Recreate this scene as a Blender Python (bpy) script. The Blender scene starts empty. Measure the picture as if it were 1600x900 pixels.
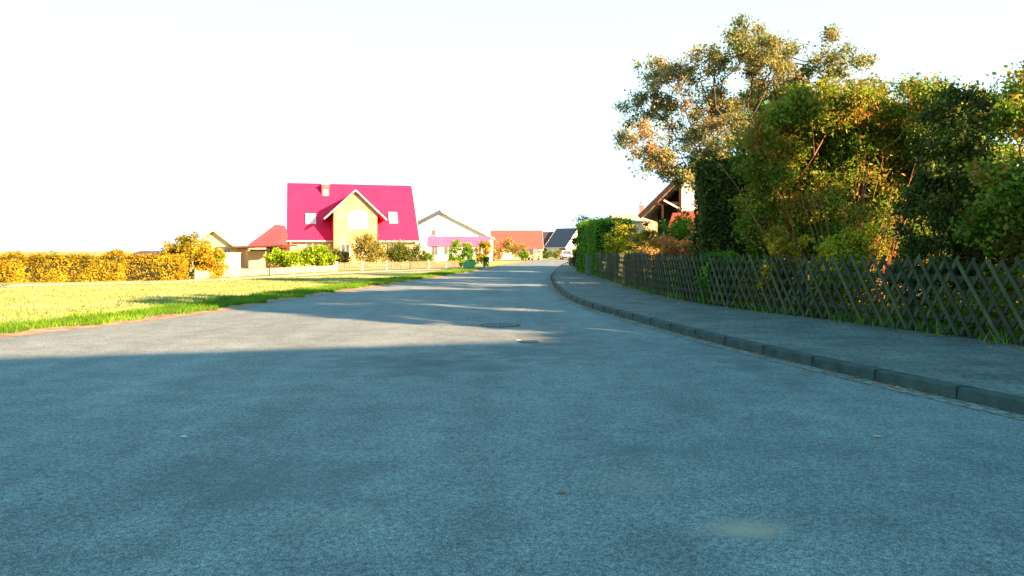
import bpy, math, random
import numpy as np
from mathutils import Vector, Matrix

random.seed(7)
RNG = np.random.default_rng(11)
col = bpy.context.scene.collection
PI = math.pi
CAMH = 1.4

# ------------------------------------------------------------------ materials
def new_mat(name):
    m = bpy.data.materials.new(name); m.use_nodes = True
    nt = m.node_tree; nt.nodes.clear()
    return m, nt

def link(nt, a, b): nt.links.new(a, b)

def N(nt, t, **kw):
    n = nt.nodes.new(t)
    for k, v in kw.items(): setattr(n, k, v)
    return n

def ramp(nt, cols, pos=None, interp='LINEAR'):
    r = N(nt, 'ShaderNodeValToRGB'); cr = r.color_ramp; cr.interpolation = interp
    n = len(cols)
    while len(cr.elements) < n: cr.elements.new(0.5)
    for i, c in enumerate(cols):
        cr.elements[i].position = pos[i] if pos else i / max(1, n - 1)
        cr.elements[i].color = (c[0], c[1], c[2], 1)
    return r

def noise(nt, vec, scale, detail=4, rough=0.55):
    n = N(nt, 'ShaderNodeTexNoise'); n.inputs['Scale'].default_value = scale
    n.inputs['Detail'].default_value = detail; n.inputs['Roughness'].default_value = rough
    if vec is not None: link(nt, vec, n.inputs['Vector'])
    return n

def mixc(nt, fac, a, b, mode='MIX'):
    m = N(nt, 'ShaderNodeMix', data_type='RGBA', blend_type=mode)
    for s, v in ((m.inputs[0], fac), (m.inputs[6], a), (m.inputs[7], b)):
        if hasattr(v, 'links') or hasattr(v, 'is_linked'): link(nt, v, s)
        elif isinstance(v, (int, float)): s.default_value = v
        else: s.default_value = (v[0], v[1], v[2], 1)
    return m.outputs[2]

def math_(nt, op, a, b=None, clamp=False):
    m = N(nt, 'ShaderNodeMath', operation=op); m.use_clamp = clamp
    for i, v in enumerate((a, b)):
        if v is None: continue
        if isinstance(v, (int, float)): m.inputs[i].default_value = v
        else: link(nt, v, m.inputs[i])
    return m.outputs[0]

def simple(name, c1, c2=None, scale=3.0, rough=0.8, bump=0.0, bscale=None, metallic=0.0, spec=0.3, streak=None):
    m, nt = new_mat(name)
    out = N(nt, 'ShaderNodeOutputMaterial'); b = N(nt, 'ShaderNodeBsdfPrincipled')
    link(nt, b.outputs[0], out.inputs[0])
    tc = N(nt, 'ShaderNodeTexCoord').outputs['Object']
    if streak:
        mp = N(nt, 'ShaderNodeMapping'); mp.inputs['Scale'].default_value = streak
        link(nt, tc, mp.inputs[0]); tc = mp.outputs[0]
    if c2 is None: c2 = tuple(x * 0.8 for x in c1)
    n = noise(nt, tc, scale, 5)
    r = ramp(nt, [c1, c2], [0.35, 0.68]); link(nt, n.outputs[0], r.inputs[0])
    link(nt, r.outputs[0], b.inputs['Base Color'])
    b.inputs['Roughness'].default_value = rough; b.inputs['Metallic'].default_value = metallic
    b.inputs['Specular IOR Level'].default_value = spec
    if bump:
        nb = noise(nt, tc, bscale or scale * 6, 4)
        bp = N(nt, 'ShaderNodeBump'); bp.inputs['Strength'].default_value = bump; bp.inputs['Distance'].default_value = 0.02
        link(nt, nb.outputs[0], bp.inputs['Height']); link(nt, bp.outputs[0], b.inputs['Normal'])
    return m

def glass_mat(name, c=(0.03, 0.04, 0.05)):
    m = simple(name, c, tuple(x * 0.6 for x in c), 1.0, 0.08, spec=0.9)
    return m

def leaf_mat(name, cols, pos=None, clump=1.2, trans=0.35, dark=0.45):
    m, nt = new_mat(name)
    out = N(nt, 'ShaderNodeOutputMaterial')
    geo = N(nt, 'ShaderNodeNewGeometry'); tc = N(nt, 'ShaderNodeTexCoord').outputs['Object']
    n1 = noise(nt, tc, clump, 3)
    f = math_(nt, 'MULTIPLY', geo.outputs['Random Per Island'], 0.55)
    g = math_(nt, 'SUBTRACT', n1.outputs[0], 0.35); g = math_(nt, 'MULTIPLY', g, 1.6)
    f = math_(nt, 'ADD', f, g, True)
    r = ramp(nt, cols, pos); link(nt, f, r.inputs[0])
    n2 = noise(nt, tc, clump * 2.3, 3)
    mr = N(nt, 'ShaderNodeMapRange'); mr.inputs[1].default_value = 0.35; mr.inputs[2].default_value = 0.65
    mr.inputs[3].default_value = dark; mr.inputs[4].default_value = 1.15
    link(nt, n2.outputs[0], mr.inputs[0])
    c = mixc(nt, 1.0, r.outputs[0], (1, 1, 1), 'MULTIPLY')
    vm = N(nt, 'ShaderNodeVectorMath', operation='SCALE'); link(nt, r.outputs[0], vm.inputs[0]); link(nt, mr.outputs[0], vm.inputs['Scale'])
    d = N(nt, 'ShaderNodeBsdfPrincipled'); d.inputs['Roughness'].default_value = 0.6; d.inputs['Specular IOR Level'].default_value = 0.25
    link(nt, vm.outputs[0], d.inputs['Base Color'])
    t = N(nt, 'ShaderNodeBsdfTranslucent'); link(nt, vm.outputs[0], t.inputs[0])
    mx = N(nt, 'ShaderNodeMixShader'); mx.inputs[0].default_value = trans
    link(nt, d.outputs[0], mx.inputs[1]); link(nt, t.outputs[0], mx.inputs[2]); link(nt, mx.outputs[0], out.inputs[0])
    return m

def tile_mat(name, c1, c2, course=0.34, axis='z'):
    """roof tiles: rows up the slope, rolls along it"""
    m, nt = new_mat(name)
    out = N(nt, 'ShaderNodeOutputMaterial'); b = N(nt, 'ShaderNodeBsdfPrincipled'); link(nt, b.outputs[0], out.inputs[0])
    tc = N(nt, 'ShaderNodeTexCoord').outputs['Object']
    sx = N(nt, 'ShaderNodeSeparateXYZ'); link(nt, tc, sx.inputs[0])
    z = math_(nt, 'FRACT', math_(nt, 'DIVIDE', sx.outputs[2], course * 0.75))
    u = math_(nt, 'SINE', math_(nt, 'MULTIPLY', sx.outputs[0 if axis == 'z' else 1], 2 * PI / 0.3))
    n = noise(nt, tc, 0.9, 5); n2 = noise(nt, tc, 9.0, 3)
    r = ramp(nt, [c1, c2], [0.3, 0.7])
    fa = math_(nt, 'ADD', math_(nt, 'MULTIPLY', n.outputs[0], 0.6), math_(nt, 'MULTIPLY', n2.outputs[0], 0.4))
    link(nt, fa, r.inputs[0])
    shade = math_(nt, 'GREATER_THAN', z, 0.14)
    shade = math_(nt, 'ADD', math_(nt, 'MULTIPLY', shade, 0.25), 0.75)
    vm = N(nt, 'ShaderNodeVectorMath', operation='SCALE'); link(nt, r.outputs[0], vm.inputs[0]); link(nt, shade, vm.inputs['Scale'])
    link(nt, vm.outputs[0], b.inputs['Base Color']); b.inputs['Roughness'].default_value = 0.65
    b.inputs['Specular IOR Level'].default_value = 0.2
    h = math_(nt, 'ADD', math_(nt, 'MULTIPLY', z, -0.6), math_(nt, 'MULTIPLY', u, 0.3))
    bp = N(nt, 'ShaderNodeBump'); bp.inputs['Strength'].default_value = 0.5; bp.inputs['Distance'].default_value = 0.03
    link(nt, h, bp.inputs['Height']); link(nt, bp.outputs[0], b.inputs['Normal'])
    return m

def asphalt_mat():
    m, nt = new_mat('asphalt')
    out = N(nt, 'ShaderNodeOutputMaterial'); b = N(nt, 'ShaderNodeBsdfPrincipled'); link(nt, b.outputs[0], out.inputs[0])
    tc = N(nt, 'ShaderNodeTexCoord').outputs['Object']
    big = noise(nt, tc, 0.35, 4); mid = noise(nt, tc, 2.2, 5); fine = noise(nt, tc, 115, 5, 0.8)
    vor = N(nt, 'ShaderNodeTexVoronoi'); vor.inputs['Scale'].default_value = 75; link(nt, tc, vor.inputs['Vector'])
    r1 = ramp(nt, [(0.138, 0.182, 0.198), (0.178, 0.222, 0.235)], [0.35, 0.65]); link(nt, big.outputs[0], r1.inputs[0])
    r2 = ramp(nt, [(0.78,) * 3, (1.15,) * 3], [0.32, 0.66]); link(nt, mid.outputs[0], r2.inputs[0])
    ml = N(nt, 'ShaderNodeMapping'); ml.inputs['Scale'].default_value = (1.3, 0.12, 1); ml.inputs['Rotation'].default_value = (0, 0, -0.12); link(nt, tc, ml.inputs[0])
    lane = noise(nt, ml.outputs[0], 1.0, 4); rl4 = ramp(nt, [(0.91,) * 3, (1.08,) * 3], [0.38, 0.62]); link(nt, lane.outputs[0], rl4.inputs[0])
    mg = noise(nt, tc, 34, 4, 0.75); rg4 = ramp(nt, [(0.6,) * 3, (1.0,) * 3, (1.3,) * 3], [0.36, 0.5, 0.64]); link(nt, mg.outputs[0], rg4.inputs[0])
    r3 = ramp(nt, [(0.2,) * 3, (0.95,) * 3, (2.2,) * 3], [0.37, 0.5, 0.64]); link(nt, fine.outputs[0], r3.inputs[0])
    c = mixc(nt, 0.7, r1.outputs[0], r2.outputs[0], 'MULTIPLY'); c = mixc(nt, 1.0, c, rl4.outputs[0], 'MULTIPLY'); c = mixc(nt, 1.0, c, rg4.outputs[0], 'MULTIPLY')
    c = mixc(nt, 0.85, c, r3.outputs[0], 'MULTIPLY')
    st = N(nt, 'ShaderNodeValToRGB'); cr = st.color_ramp
    cr.elements[0].position = 0.0; cr.elements[0].color = (1.6,) * 3 + (1,); cr.elements[1].position = 0.16; cr.elements[1].color = (1, 1, 1, 1)
    link(nt, vor.outputs['Distance'], st.inputs[0]); c = mixc(nt, 0.12, c, st.outputs[0], 'MULTIPLY')
    # dusty pale stain, dark damp mottles, faint tyre-polished lanes
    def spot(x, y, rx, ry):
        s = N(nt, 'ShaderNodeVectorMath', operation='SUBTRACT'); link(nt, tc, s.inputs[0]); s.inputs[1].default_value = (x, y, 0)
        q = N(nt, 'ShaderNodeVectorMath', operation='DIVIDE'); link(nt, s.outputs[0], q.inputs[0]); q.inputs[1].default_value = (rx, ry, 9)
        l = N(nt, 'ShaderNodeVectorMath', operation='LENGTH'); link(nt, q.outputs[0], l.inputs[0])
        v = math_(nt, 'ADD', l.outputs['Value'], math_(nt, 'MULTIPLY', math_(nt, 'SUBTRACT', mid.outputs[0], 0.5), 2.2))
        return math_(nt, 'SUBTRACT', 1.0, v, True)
    for x, y, rx, ry, a in ((1.12, 3.75, .28, .18, 1.0), (0.75, 4.5, .4, .25, .22), (-0.9, 3.9, .3, .2, .2)):
        c = mixc(nt, math_(nt, 'MULTIPLY', spot(x, y, rx, ry), a, True), c, (0.36, 0.31, 0.24))
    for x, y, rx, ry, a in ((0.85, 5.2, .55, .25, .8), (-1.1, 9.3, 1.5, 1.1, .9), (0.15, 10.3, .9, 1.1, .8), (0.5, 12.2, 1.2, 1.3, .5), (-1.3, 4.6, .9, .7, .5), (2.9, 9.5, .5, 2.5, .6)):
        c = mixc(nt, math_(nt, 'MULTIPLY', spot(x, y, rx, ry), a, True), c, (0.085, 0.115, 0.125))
    # hairline cracks
    wv = N(nt, 'ShaderNodeVectorMath', operation='ADD'); sc_ = N(nt, 'ShaderNodeVectorMath', operation='SCALE'); sc_.inputs['Scale'].default_value = 0.9
    link(nt, noise(nt, tc, 1.1, 6, .65).outputs['Color'], sc_.inputs[0]); link(nt, tc, wv.inputs[0]); link(nt, sc_.outputs[0], wv.inputs[1])
    vc = N(nt, 'ShaderNodeTexVoronoi', feature='DISTANCE_TO_EDGE'); vc.inputs['Scale'].default_value = 0.33; link(nt, wv.outputs[0], vc.inputs['Vector'])
    ln = math_(nt, 'LESS_THAN', vc.outputs['Distance'], 0.0045)
    mk = noise(nt, tc, 0.5, 2); mk2 = math_(nt, 'GREATER_THAN', mk.outputs[0], 0.47)
    c = mixc(nt, math_(nt, 'MULTIPLY', math_(nt, 'MULTIPLY', ln, mk2), 0.3), c, (0.05, 0.07, 0.075))
    link(nt, c, b.inputs['Base Color'])
    b.inputs['Roughness'].default_value = 0.85; b.inputs['Specular IOR Level'].default_value = 0.25
    bp = N(nt, 'ShaderNodeBump'); bp.inputs['Strength'].default_value = 0.35; bp.inputs['Distance'].default_value = 0.008
    link(nt, fine.outputs[0], bp.inputs['Height']); link(nt, bp.outputs[0], b.inputs['Normal'])
    return m

def paving_mat(name, c1, c2, joint, bw=0.2, bh=0.1, rot=0.0):
    m, nt = new_mat(name)
    out = N(nt, 'ShaderNodeOutputMaterial'); b = N(nt, 'ShaderNodeBsdfPrincipled'); link(nt, b.outputs[0], out.inputs[0])
    tc = N(nt, 'ShaderNodeTexCoord').outputs['Object']
    mp = N(nt, 'ShaderNodeMapping'); mp.inputs['Rotation'].default_value = (0, 0, rot); link(nt, tc, mp.inputs[0])
    br = N(nt, 'ShaderNodeTexBrick'); link(nt, mp.outputs[0], br.inputs[0])
    br.inputs['Scale'].default_value = 1; br.inputs['Brick Width'].default_value = bw; br.inputs['Row Height'].default_value = bh
    br.inputs['Mortar Size'].default_value = 0.008; br.inputs['Mortar Smooth'].default_value = 0.3
    br.inputs['Color1'].default_value = c1 + (1,); br.inputs['Color2'].default_value = c2 + (1,); br.inputs['Mortar'].default_value = joint + (1,)
    n = noise(nt, tc, 1.4, 5); f = noise(nt, tc, 25, 4)
    r = ramp(nt, [(0.55,) * 3, (1.3,) * 3], [0.3, 0.7]); link(nt, n.outputs[0], r.inputs[0])
    c = mixc(nt, 0.8, br.outputs[0], r.outputs[0], 'MULTIPLY')
    r2 = ramp(nt, [(0.6,) * 3, (1.35,) * 3], [0.35, 0.65]); link(nt, f.outputs[0], r2.inputs[0])
    c = mixc(nt, 0.7, c, r2.outputs[0], 'MULTIPLY')
    link(nt, c, b.inputs['Base Color']); b.inputs['Roughness'].default_value = 0.85; b.inputs['Specular IOR Level'].default_value = .2
    bp = N(nt, 'ShaderNodeBump'); bp.inputs['Strength'].default_value = 0.6; bp.inputs['Distance'].default_value = 0.01
    link(nt, br.outputs['Fac'], bp.inputs['Height']); bp.invert = True; link(nt, bp.outputs[0], b.inputs['Normal'])
    return m

def lawn_mat():
    m, nt = new_mat('lawn_grass')
    out = N(nt, 'ShaderNodeOutputMaterial'); b = N(nt, 'ShaderNodeBsdfPrincipled'); link(nt, b.outputs[0], out.inputs[0])
    tc = N(nt, 'ShaderNodeTexCoord').outputs['Object']
    mp = N(nt, 'ShaderNodeMapping'); mp.inputs['Rotation'].default_value = (0, 0, -0.35); mp.inputs['Scale'].default_value = (0.35, 1, 1); link(nt, tc, mp.inputs[0])
    n = noise(nt, mp.outputs[0], 0.45, 5); f = noise(nt, tc, 14, 5, 0.7)
    r = ramp(nt, [(0.10, 0.20, 0.03), (0.24, 0.34, 0.10), (0.36, 0.36, 0.19), (0.15, 0.27, 0.05)], [0.3, 0.45, 0.58, 0.72]); link(nt, n.outputs[0], r.inputs[0])
    r2 = ramp(nt, [(0.5,) * 3, (1.3,) * 3], [0.3, 0.7]); link(nt, f.outputs[0], r2.inputs[0])
    c = mixc(nt, 0.9, r.outputs[0], r2.outputs[0], 'MULTIPLY')
    link(nt, c, b.inputs['Base Color']); b.inputs['Roughness'].default_value = 0.95; b.inputs['Specular IOR Level'].default_value = .1
    bp = N(nt, 'ShaderNodeBump'); bp.inputs['Strength'].default_value = 0.6; bp.inputs['Distance'].default_value = 0.05
    link(nt, f.outputs[0], bp.inputs['Height']); link(nt, bp.outputs[0], b.inputs['Normal'])
    return m

M = {}
M['asphalt'] = asphalt_mat()
M['lawn'] = lawn_mat()
M['pavement'] = paving_mat('pavement_slabs', (0.120, 0.155, 0.15), (0.15, 0.18, 0.17), (0.085, 0.105, 0.09), 0.3, 0.15, 0.3)
M['kerb'] = simple('kerb_stone', (0.055, 0.09, 0.085), (0.028, 0.05, 0.045), 5, 0.85, 0.4)
M['gutter'] = paving_mat('gutter_setts', (0.24, 0.27, 0.24), (0.17, 0.20, 0.19), (0.06, 0.07, 0.06), 0.16, 0.16)
M['path'] = paving_mat('path_slabs', (0.5, 0.42, 0.36), (0.44, 0.38, 0.33), (0.3, 0.25, 0.2), 0.4, 0.4)
M['edging'] = simple('verge_edging', (0.36, 0.26, 0.18), (0.13, 0.09, 0.06), 3.5, 0.95, 0.8, 12)
M['soil'] = simple('garden_soil', (0.07, 0.06, 0.03), (0.03, 0.04, 0.015), 2, 0.95, 0.5)
M['bark'] = simple('bark', (0.12, 0.085, 0.06), (0.05, 0.035, 0.025), 8, 0.9, 0.5)
M['barkor'] = simple('orange_bark', (0.34, 0.15, 0.07), (0.16, 0.08, 0.04), 8, 0.9, 0.5)
M['twigdark'] = simple('dark_twigs', (0.012, 0.018, 0.008), (0.005, 0.008, 0.004), 6, 0.95, 0.5)
M['fence'] = simple('weathered_green_wood', (0.052, 0.066, 0.032), (0.028, 0.038, 0.018), 7, 0.8, 0.3, streak=(1, 1, 0.3))
def vary(m, lo, hi):
    nt = m.node_tree; b = next(n for n in nt.nodes if n.type == 'BSDF_PRINCIPLED'); src = b.inputs['Base Color'].links[0].from_socket
    g = N(nt, 'ShaderNodeNewGeometry'); mr = N(nt, 'ShaderNodeMapRange'); mr.inputs[3].default_value = lo; mr.inputs[4].default_value = hi; link(nt, g.outputs['Random Per Island'], mr.inputs[0])
    v = N(nt, 'ShaderNodeVectorMath', operation='SCALE'); link(nt, src, v.inputs[0]); link(nt, mr.outputs[0], v.inputs['Scale']); link(nt, v.outputs[0], b.inputs['Base Color'])
vary(M['fence'], .6, 1.7)
M['fpost'] = simple('dark_post_wood', (0.05, 0.065, 0.05), (0.03, 0.035, 0.03), 6, 0.85, 0.3)
M['palewood'] = simple('pale_fence_wood', (0.5, 0.36, 0.28), (0.36, 0.26, 0.2), 5, 0.8)
M['greywood'] = simple('grey_brown_fence_wood', (0.2, 0.16, 0.10), (0.12, 0.11, 0.08), 5, 0.85)
M['whitepost'] = simple('pale_post', (0.7, 0.66, 0.55), (0.55, 0.52, 0.45), 4, 0.7)
M['brownwood'] = simple('dark_brown_timber', (0.09, 0.045, 0.035), (0.05, 0.025, 0.02), 5, 0.75)
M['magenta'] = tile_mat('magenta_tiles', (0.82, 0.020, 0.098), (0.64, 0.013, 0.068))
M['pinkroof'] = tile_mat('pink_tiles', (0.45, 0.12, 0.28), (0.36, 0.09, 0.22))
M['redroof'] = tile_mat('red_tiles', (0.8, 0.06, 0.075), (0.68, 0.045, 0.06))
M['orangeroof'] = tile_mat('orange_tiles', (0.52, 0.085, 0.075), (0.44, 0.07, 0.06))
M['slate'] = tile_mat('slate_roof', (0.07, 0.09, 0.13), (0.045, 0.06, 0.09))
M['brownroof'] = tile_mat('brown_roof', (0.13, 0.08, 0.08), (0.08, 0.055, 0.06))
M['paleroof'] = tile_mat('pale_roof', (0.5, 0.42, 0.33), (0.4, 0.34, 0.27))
M['yellowwall'] = paving_mat('yellow_brick', (0.50, 0.37, 0.17), (0.44, 0.32, 0.15), (0.5, 0.4, 0.25), 0.25, 0.08)
M['creamwall'] = simple('cream_render', (0.68, 0.52, 0.28), (0.62, 0.48, 0.26), 1, 0.85)
M['whitewall'] = simple('white_render', (0.78, 0.76, 0.68), (0.72, 0.7, 0.62), 1, 0.85)
M['peachwall'] = simple('peach_render', (0.65, 0.42, 0.27), (0.58, 0.37, 0.24), 1, 0.85)
M['whitepaint'] = simple('white_paint', (0.8, 0.78, 0.75), (0.74, 0.72, 0.7), 2, 0.5)
M['greytrim'] = simple('grey_trim', (0.3, 0.28, 0.3), (0.24, 0.22, 0.24), 2, 0.6)
M['darktrim'] = simple('dark_brown_trim', (0.035, 0.018, 0.015), (0.02, 0.012, 0.01), 3, 0.7)
M['pinktrim'] = simple('pale_verge_trim', (0.7, 0.5, 0.42), (0.6, 0.42, 0.36), 3, 0.6)
M['glass'] = glass_mat('window_glass', (0.10, 0.12, 0.15))
M['paleglass'] = glass_mat('bright_window_glass', (0.62, 0.66, 0.66))
M['brick'] = paving_mat('red_brick', (0.3, 0.13, 0.08), (0.24, 0.1, 0.07), (0.25, 0.22, 0.2), 0.25, 0.08)
M['chimney'] = paving_mat('pink_chimney_brick', (0.45, 0.13, 0.17), (0.38, 0.1, 0.13), (0.4, 0.25, 0.25), 0.25, 0.08)
M['carwhite'] = simple('white_car_paint', (0.75, 0.78, 0.82), (0.7, 0.73, 0.78), 1, 0.25, spec=0.6)
M['cargreen'] = simple('dark_green_car_paint', (0.13, 0.19, 0.10), (0.10, 0.15, 0.08), 1, 0.3, spec=0.6)
M['rubber'] = simple('black_rubber', (0.015, 0.015, 0.017), (0.01, 0.01, 0.01), 3, 0.8)
M['metal'] = simple('grey_metal', (0.35, 0.36, 0.37), (0.28, 0.28, 0.3), 3, 0.4, metallic=0.8)
M['castiron'] = simple('cast_iron', (0.10, 0.12, 0.135), (0.06, 0.075, 0.085), 9, 0.6, 0.5)
M['darkhole'] = simple('dark_gap', (0.02, 0.035, 0.045), (0.012, 0.02, 0.03), 9, 0.9)
M['lamp'] = simple('headlight_lens', (0.7, 0.72, 0.7), (0.6, 0.62, 0.6), 3, 0.1, spec=0.8)
M['greenbox'] = simple('green_plastic', (0.12, 0.30, 0.12), (0.1, 0.25, 0.1), 3, 0.5)
M['binblack'] = simple('dark_green_plastic', (0.012, 0.03, 0.03), (0.01, 0.02, 0.02), 3, 0.5)

G = dict
LM = {}
LM['autumn'] = leaf_mat('autumn_leaves', [(0.13, 0.20, 0.14), (0.20, 0.28, 0.09), (0.38, 0.31, 0.09), (0.44, 0.25, 0.18)], [0.15, 0.45, 0.72, 1.0], 0.55, 0.4, 0.6)
LM['bigbush'] = leaf_mat('mixed_green_orange_leaves', [(0.06, 0.15, 0.014), (0.15, 0.28, 0.02), (0.32, 0.34, 0.03), (0.52, 0.21, 0.05)], [0.12, 0.45, 0.66, 0.92], 0.8, 0.38, 0.6)
LM['dark'] = leaf_mat('dark_evergreen_leaves', [(0.03, 0.07, 0.010), (0.075, 0.13, 0.014), (0.17, 0.20, 0.024)], None, 1.5, 0.2, 0.35)
LM['green'] = leaf_mat('green_leaves', [(0.05, 0.19, 0.012), (0.10, 0.30, 0.016), (0.22, 0.40, 0.02)], None, 1.0, 0.35, 0.45)
LM['hedge'] = leaf_mat('clipped_hedge_leaves', [(0.06, 0.20, 0.010), (0.12, 0.33, 0.014), (0.24, 0.44, 0.02)], None, 1.2, 0.3, 0.5)
LM['yellowgreen'] = leaf_mat('yellow_green_leaves', [(0.14, 0.25, 0.012), (0.42, 0.46, 0.02), (0.65, 0.55, 0.025)], None, 1.4, 0.35, 0.45)
LM['lime'] = leaf_mat('lime_leaves', [(0.16, 0.30, 0.010), (0.28, 0.46, 0.014), (0.42, 0.58, 0.02)], None, 0.9, 0.35, 0.5)
LM['orange'] = leaf_mat('orange_leaves', [(0.17, 0.20, 0.012), (0.36, 0.27, 0.012), (0.46, 0.34, 0.014)], None, 0.9, 0.35, 0.5)
LM['golden'] = leaf_mat('golden_leaves', [(0.12, 0.16, 0.010), (0.40, 0.32, 0.012), (0.56, 0.40, 0.014), (0.50, 0.20, 0.03)], [0.15, 0.45, 0.7, 0.97], 0.7, 0.35, 0.45)
LM['rust'] = leaf_mat('rust_leaves', [(0.34, 0.22, 0.05), (0.68, 0.26, 0.08), (0.75, 0.36, 0.14)], None, 1.0, 0.35, 0.5)
LM['tan'] = leaf_mat('tan_leaves', [(0.10, 0.14, 0.02), (0.26, 0.25, 0.05), (0.38, 0.30, 0.09)], None, 1.0, 0.35, 0.5)
LM['brown'] = leaf_mat('brown_dry_leaves', [(0.2, 0.17, 0.05), (0.40, 0.27, 0.10), (0.5, 0.33, 0.14)], None, 1.4, 0.3, 0.5)
LM['grass'] = leaf_mat('grass_blades', [(0.04, 0.14, 0.006), (0.10, 0.26, 0.010), (0.24, 0.36, 0.015)], None, 0.6, 0.35, 0.6)
LM['drygrass'] = leaf_mat('dry_grass_blades', [(0.13, 0.24, 0.05), (0.28, 0.36, 0.12), (0.38, 0.36, 0.20)], None, 0.5, 0.3, 0.7)

# ------------------------------------------------------------------ mesh helpers
class MB:
    def __init__(s): s.v = []; s.f = []; s.m = []; s.mats = []
    def mi(s, m):
        if m not in s.mats: s.mats.append(m)
        return s.mats.index(m)
    def add(s, vs, fs, m):
        k = len(s.v); i = s.mi(m); s.v += [tuple(v) for v in vs]
        for f in fs: s.f.append([a + k for a in f]); s.m.append(i)
    def box(s, x0, x1, y0, y1, z0, z1, m, bev=0.0):
        if bev:
            b = bev; vs = []
            for z, q in ((z0, b), (z0 + b, 0), (z1 - b, 0), (z1, b)):
                vs += [(x0 + q, y0 + q, z), (x1 - q, y0 + q, z), (x1 - q, y1 - q, z), (x0 + q, y1 - q, z)]
            fs = [[3, 2, 1, 0], [12, 13, 14, 15]]
            for l in range(3):
                for j in range(4): a = l * 4 + j; c = l * 4 + (j + 1) % 4; fs.append([a, c, c + 4, a + 4])
            s.add(vs, fs, m); return
        vs = [(x, y, z) for z in (z0, z1) for x, y in ((x0, y0), (x1, y0), (x1, y1), (x0, y1))]
        s.add(vs, [[3, 2, 1, 0], [4, 5, 6, 7], [0, 1, 5, 4], [1, 2, 6, 5], [2, 3, 7, 6], [3, 0, 4, 7]], m)
    def prism(s, poly, a0, a1, axis, m):
        """extrude a 2-D polygon: axis 'y' takes (x,z), axis 'x' takes (y,z), 'z' takes (x,y)"""
        def P(p, a): return (p[0], a, p[1]) if axis == 'y' else ((a, p[0], p[1]) if axis == 'x' else (p[0], p[1], a))
        n = len(poly)
        s.add([P(p, a0) for p in poly] + [P(p, a1) for p in poly], [list(range(n))[::-1], list(range(n, 2 * n))] + [[i, (i + 1) % n, n + (i + 1) % n, n + i] for i in range(n)], m)
    def bar(s, p, q, w, t, m, up=(0, 0, 1)):
        p = Vector(p); q = Vector(q); d = (q - p).normalized(); u = Vector(up)
        x = d.cross(u)
        if x.length < 1e-4: x = d.cross(Vector((1, 0, 0)))
        x.normalize(); y = x.cross(d)
        vs = [c + x * (a * w / 2) + y * (b * t / 2) for c in (p, q) for a, b in ((-1, -1), (1, -1), (1, 1), (-1, 1))]
        s.add(vs, [[0, 1, 2, 3], [7, 6, 5, 4], [0, 4, 5, 1], [1, 5, 6, 2], [2, 6, 7, 3], [3, 7, 4, 0]], m)
    def tube(s, p, q, r0, r1, m, n=8, cap=True):
        p = Vector(p); q = Vector(q); d = (q - p).normalized()
        x = d.cross(Vector((0, 0, 1)));
        if x.length < 1e-3: x = Vector((1, 0, 0))
        x.normalize(); y = d.cross(x)
        vs = [c + (x * math.cos(2 * PI * i / n) + y * math.sin(2 * PI * i / n)) * r for c, r in ((p, r0), (q, r1)) for i in range(n)]
        fs = [[i, (i + 1) % n, n + (i + 1) % n, n + i] for i in range(n)]
        if cap: fs += [list(range(n))[::-1], list(range(n, 2 * n))]
        s.add(vs, fs, m)
    def build(s, name, parent=None, smooth=False):
        me = bpy.data.meshes.new(name); me.from_pydata(s.v, [], s.f)
        for m in s.mats: me.materials.append(m)
        me.polygons.foreach_set('material_index', s.m)
        if smooth: me.polygons.foreach_set('use_smooth', [True] * len(s.f))
        me.update(); o = bpy.data.objects.new(name, me); col.objects.link(o)
        if parent is not None: o.parent = parent
        return o

def npmesh(name, verts, k, mat, parent=None):
    """verts: (n*k,3) array, one k-gon per k verts"""
    verts = np.asarray(verts, dtype=np.float32); nv = len(verts); nf = nv // k
    me = bpy.data.meshes.new(name); me.vertices.add(nv); me.vertices.foreach_set('co', verts.ravel())
    me.loops.add(nv); me.loops.foreach_set('vertex_index', np.arange(nv, dtype=np.int32))
    me.polygons.add(nf); me.polygons.foreach_set('loop_start', np.arange(0, nv, k, dtype=np.int32))
    me.polygons.foreach_set('loop_total', np.full(nf, k, dtype=np.int32))
    me.materials.append(mat); me.update(calc_edges=True); me.validate()
    o = bpy.data.objects.new(name, me); col.objects.link(o)
    if parent is not None: o.parent = parent
    return o

def thing(name, label, cat, loc=(0, 0, 0), rz=0.0, group=None):
    o = bpy.data.objects.new(name, None); col.objects.link(o); o.location = loc; o.rotation_euler = (0, 0, rz)
    o.empty_display_size = 0.3
    return tag(o, label, cat, group)

def tag(o, label, cat, group=None, kind=None):
    o['label'] = label; o['category'] = cat
    if group: o['group'] = group
    if kind: o['kind'] = kind
    return o

def struct(o, label=None, cat=None):
    o['kind'] = 'structure'
    if label: o['label'] = label
    if cat: o['category'] = cat
    return o

def dup(root, loc, rz, label, group=None):
    r = root.copy(); col.objects.link(r); r.location = loc; r.rotation_euler = (0, 0, rz); r['label'] = label
    if group: r['group'] = group
    for ch in list(root.children):
        c = ch.copy(); col.objects.link(c); c.parent = r
        for g in ch.children:
            d = g.copy(); col.objects.link(d); d.parent = c
    return r

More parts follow.
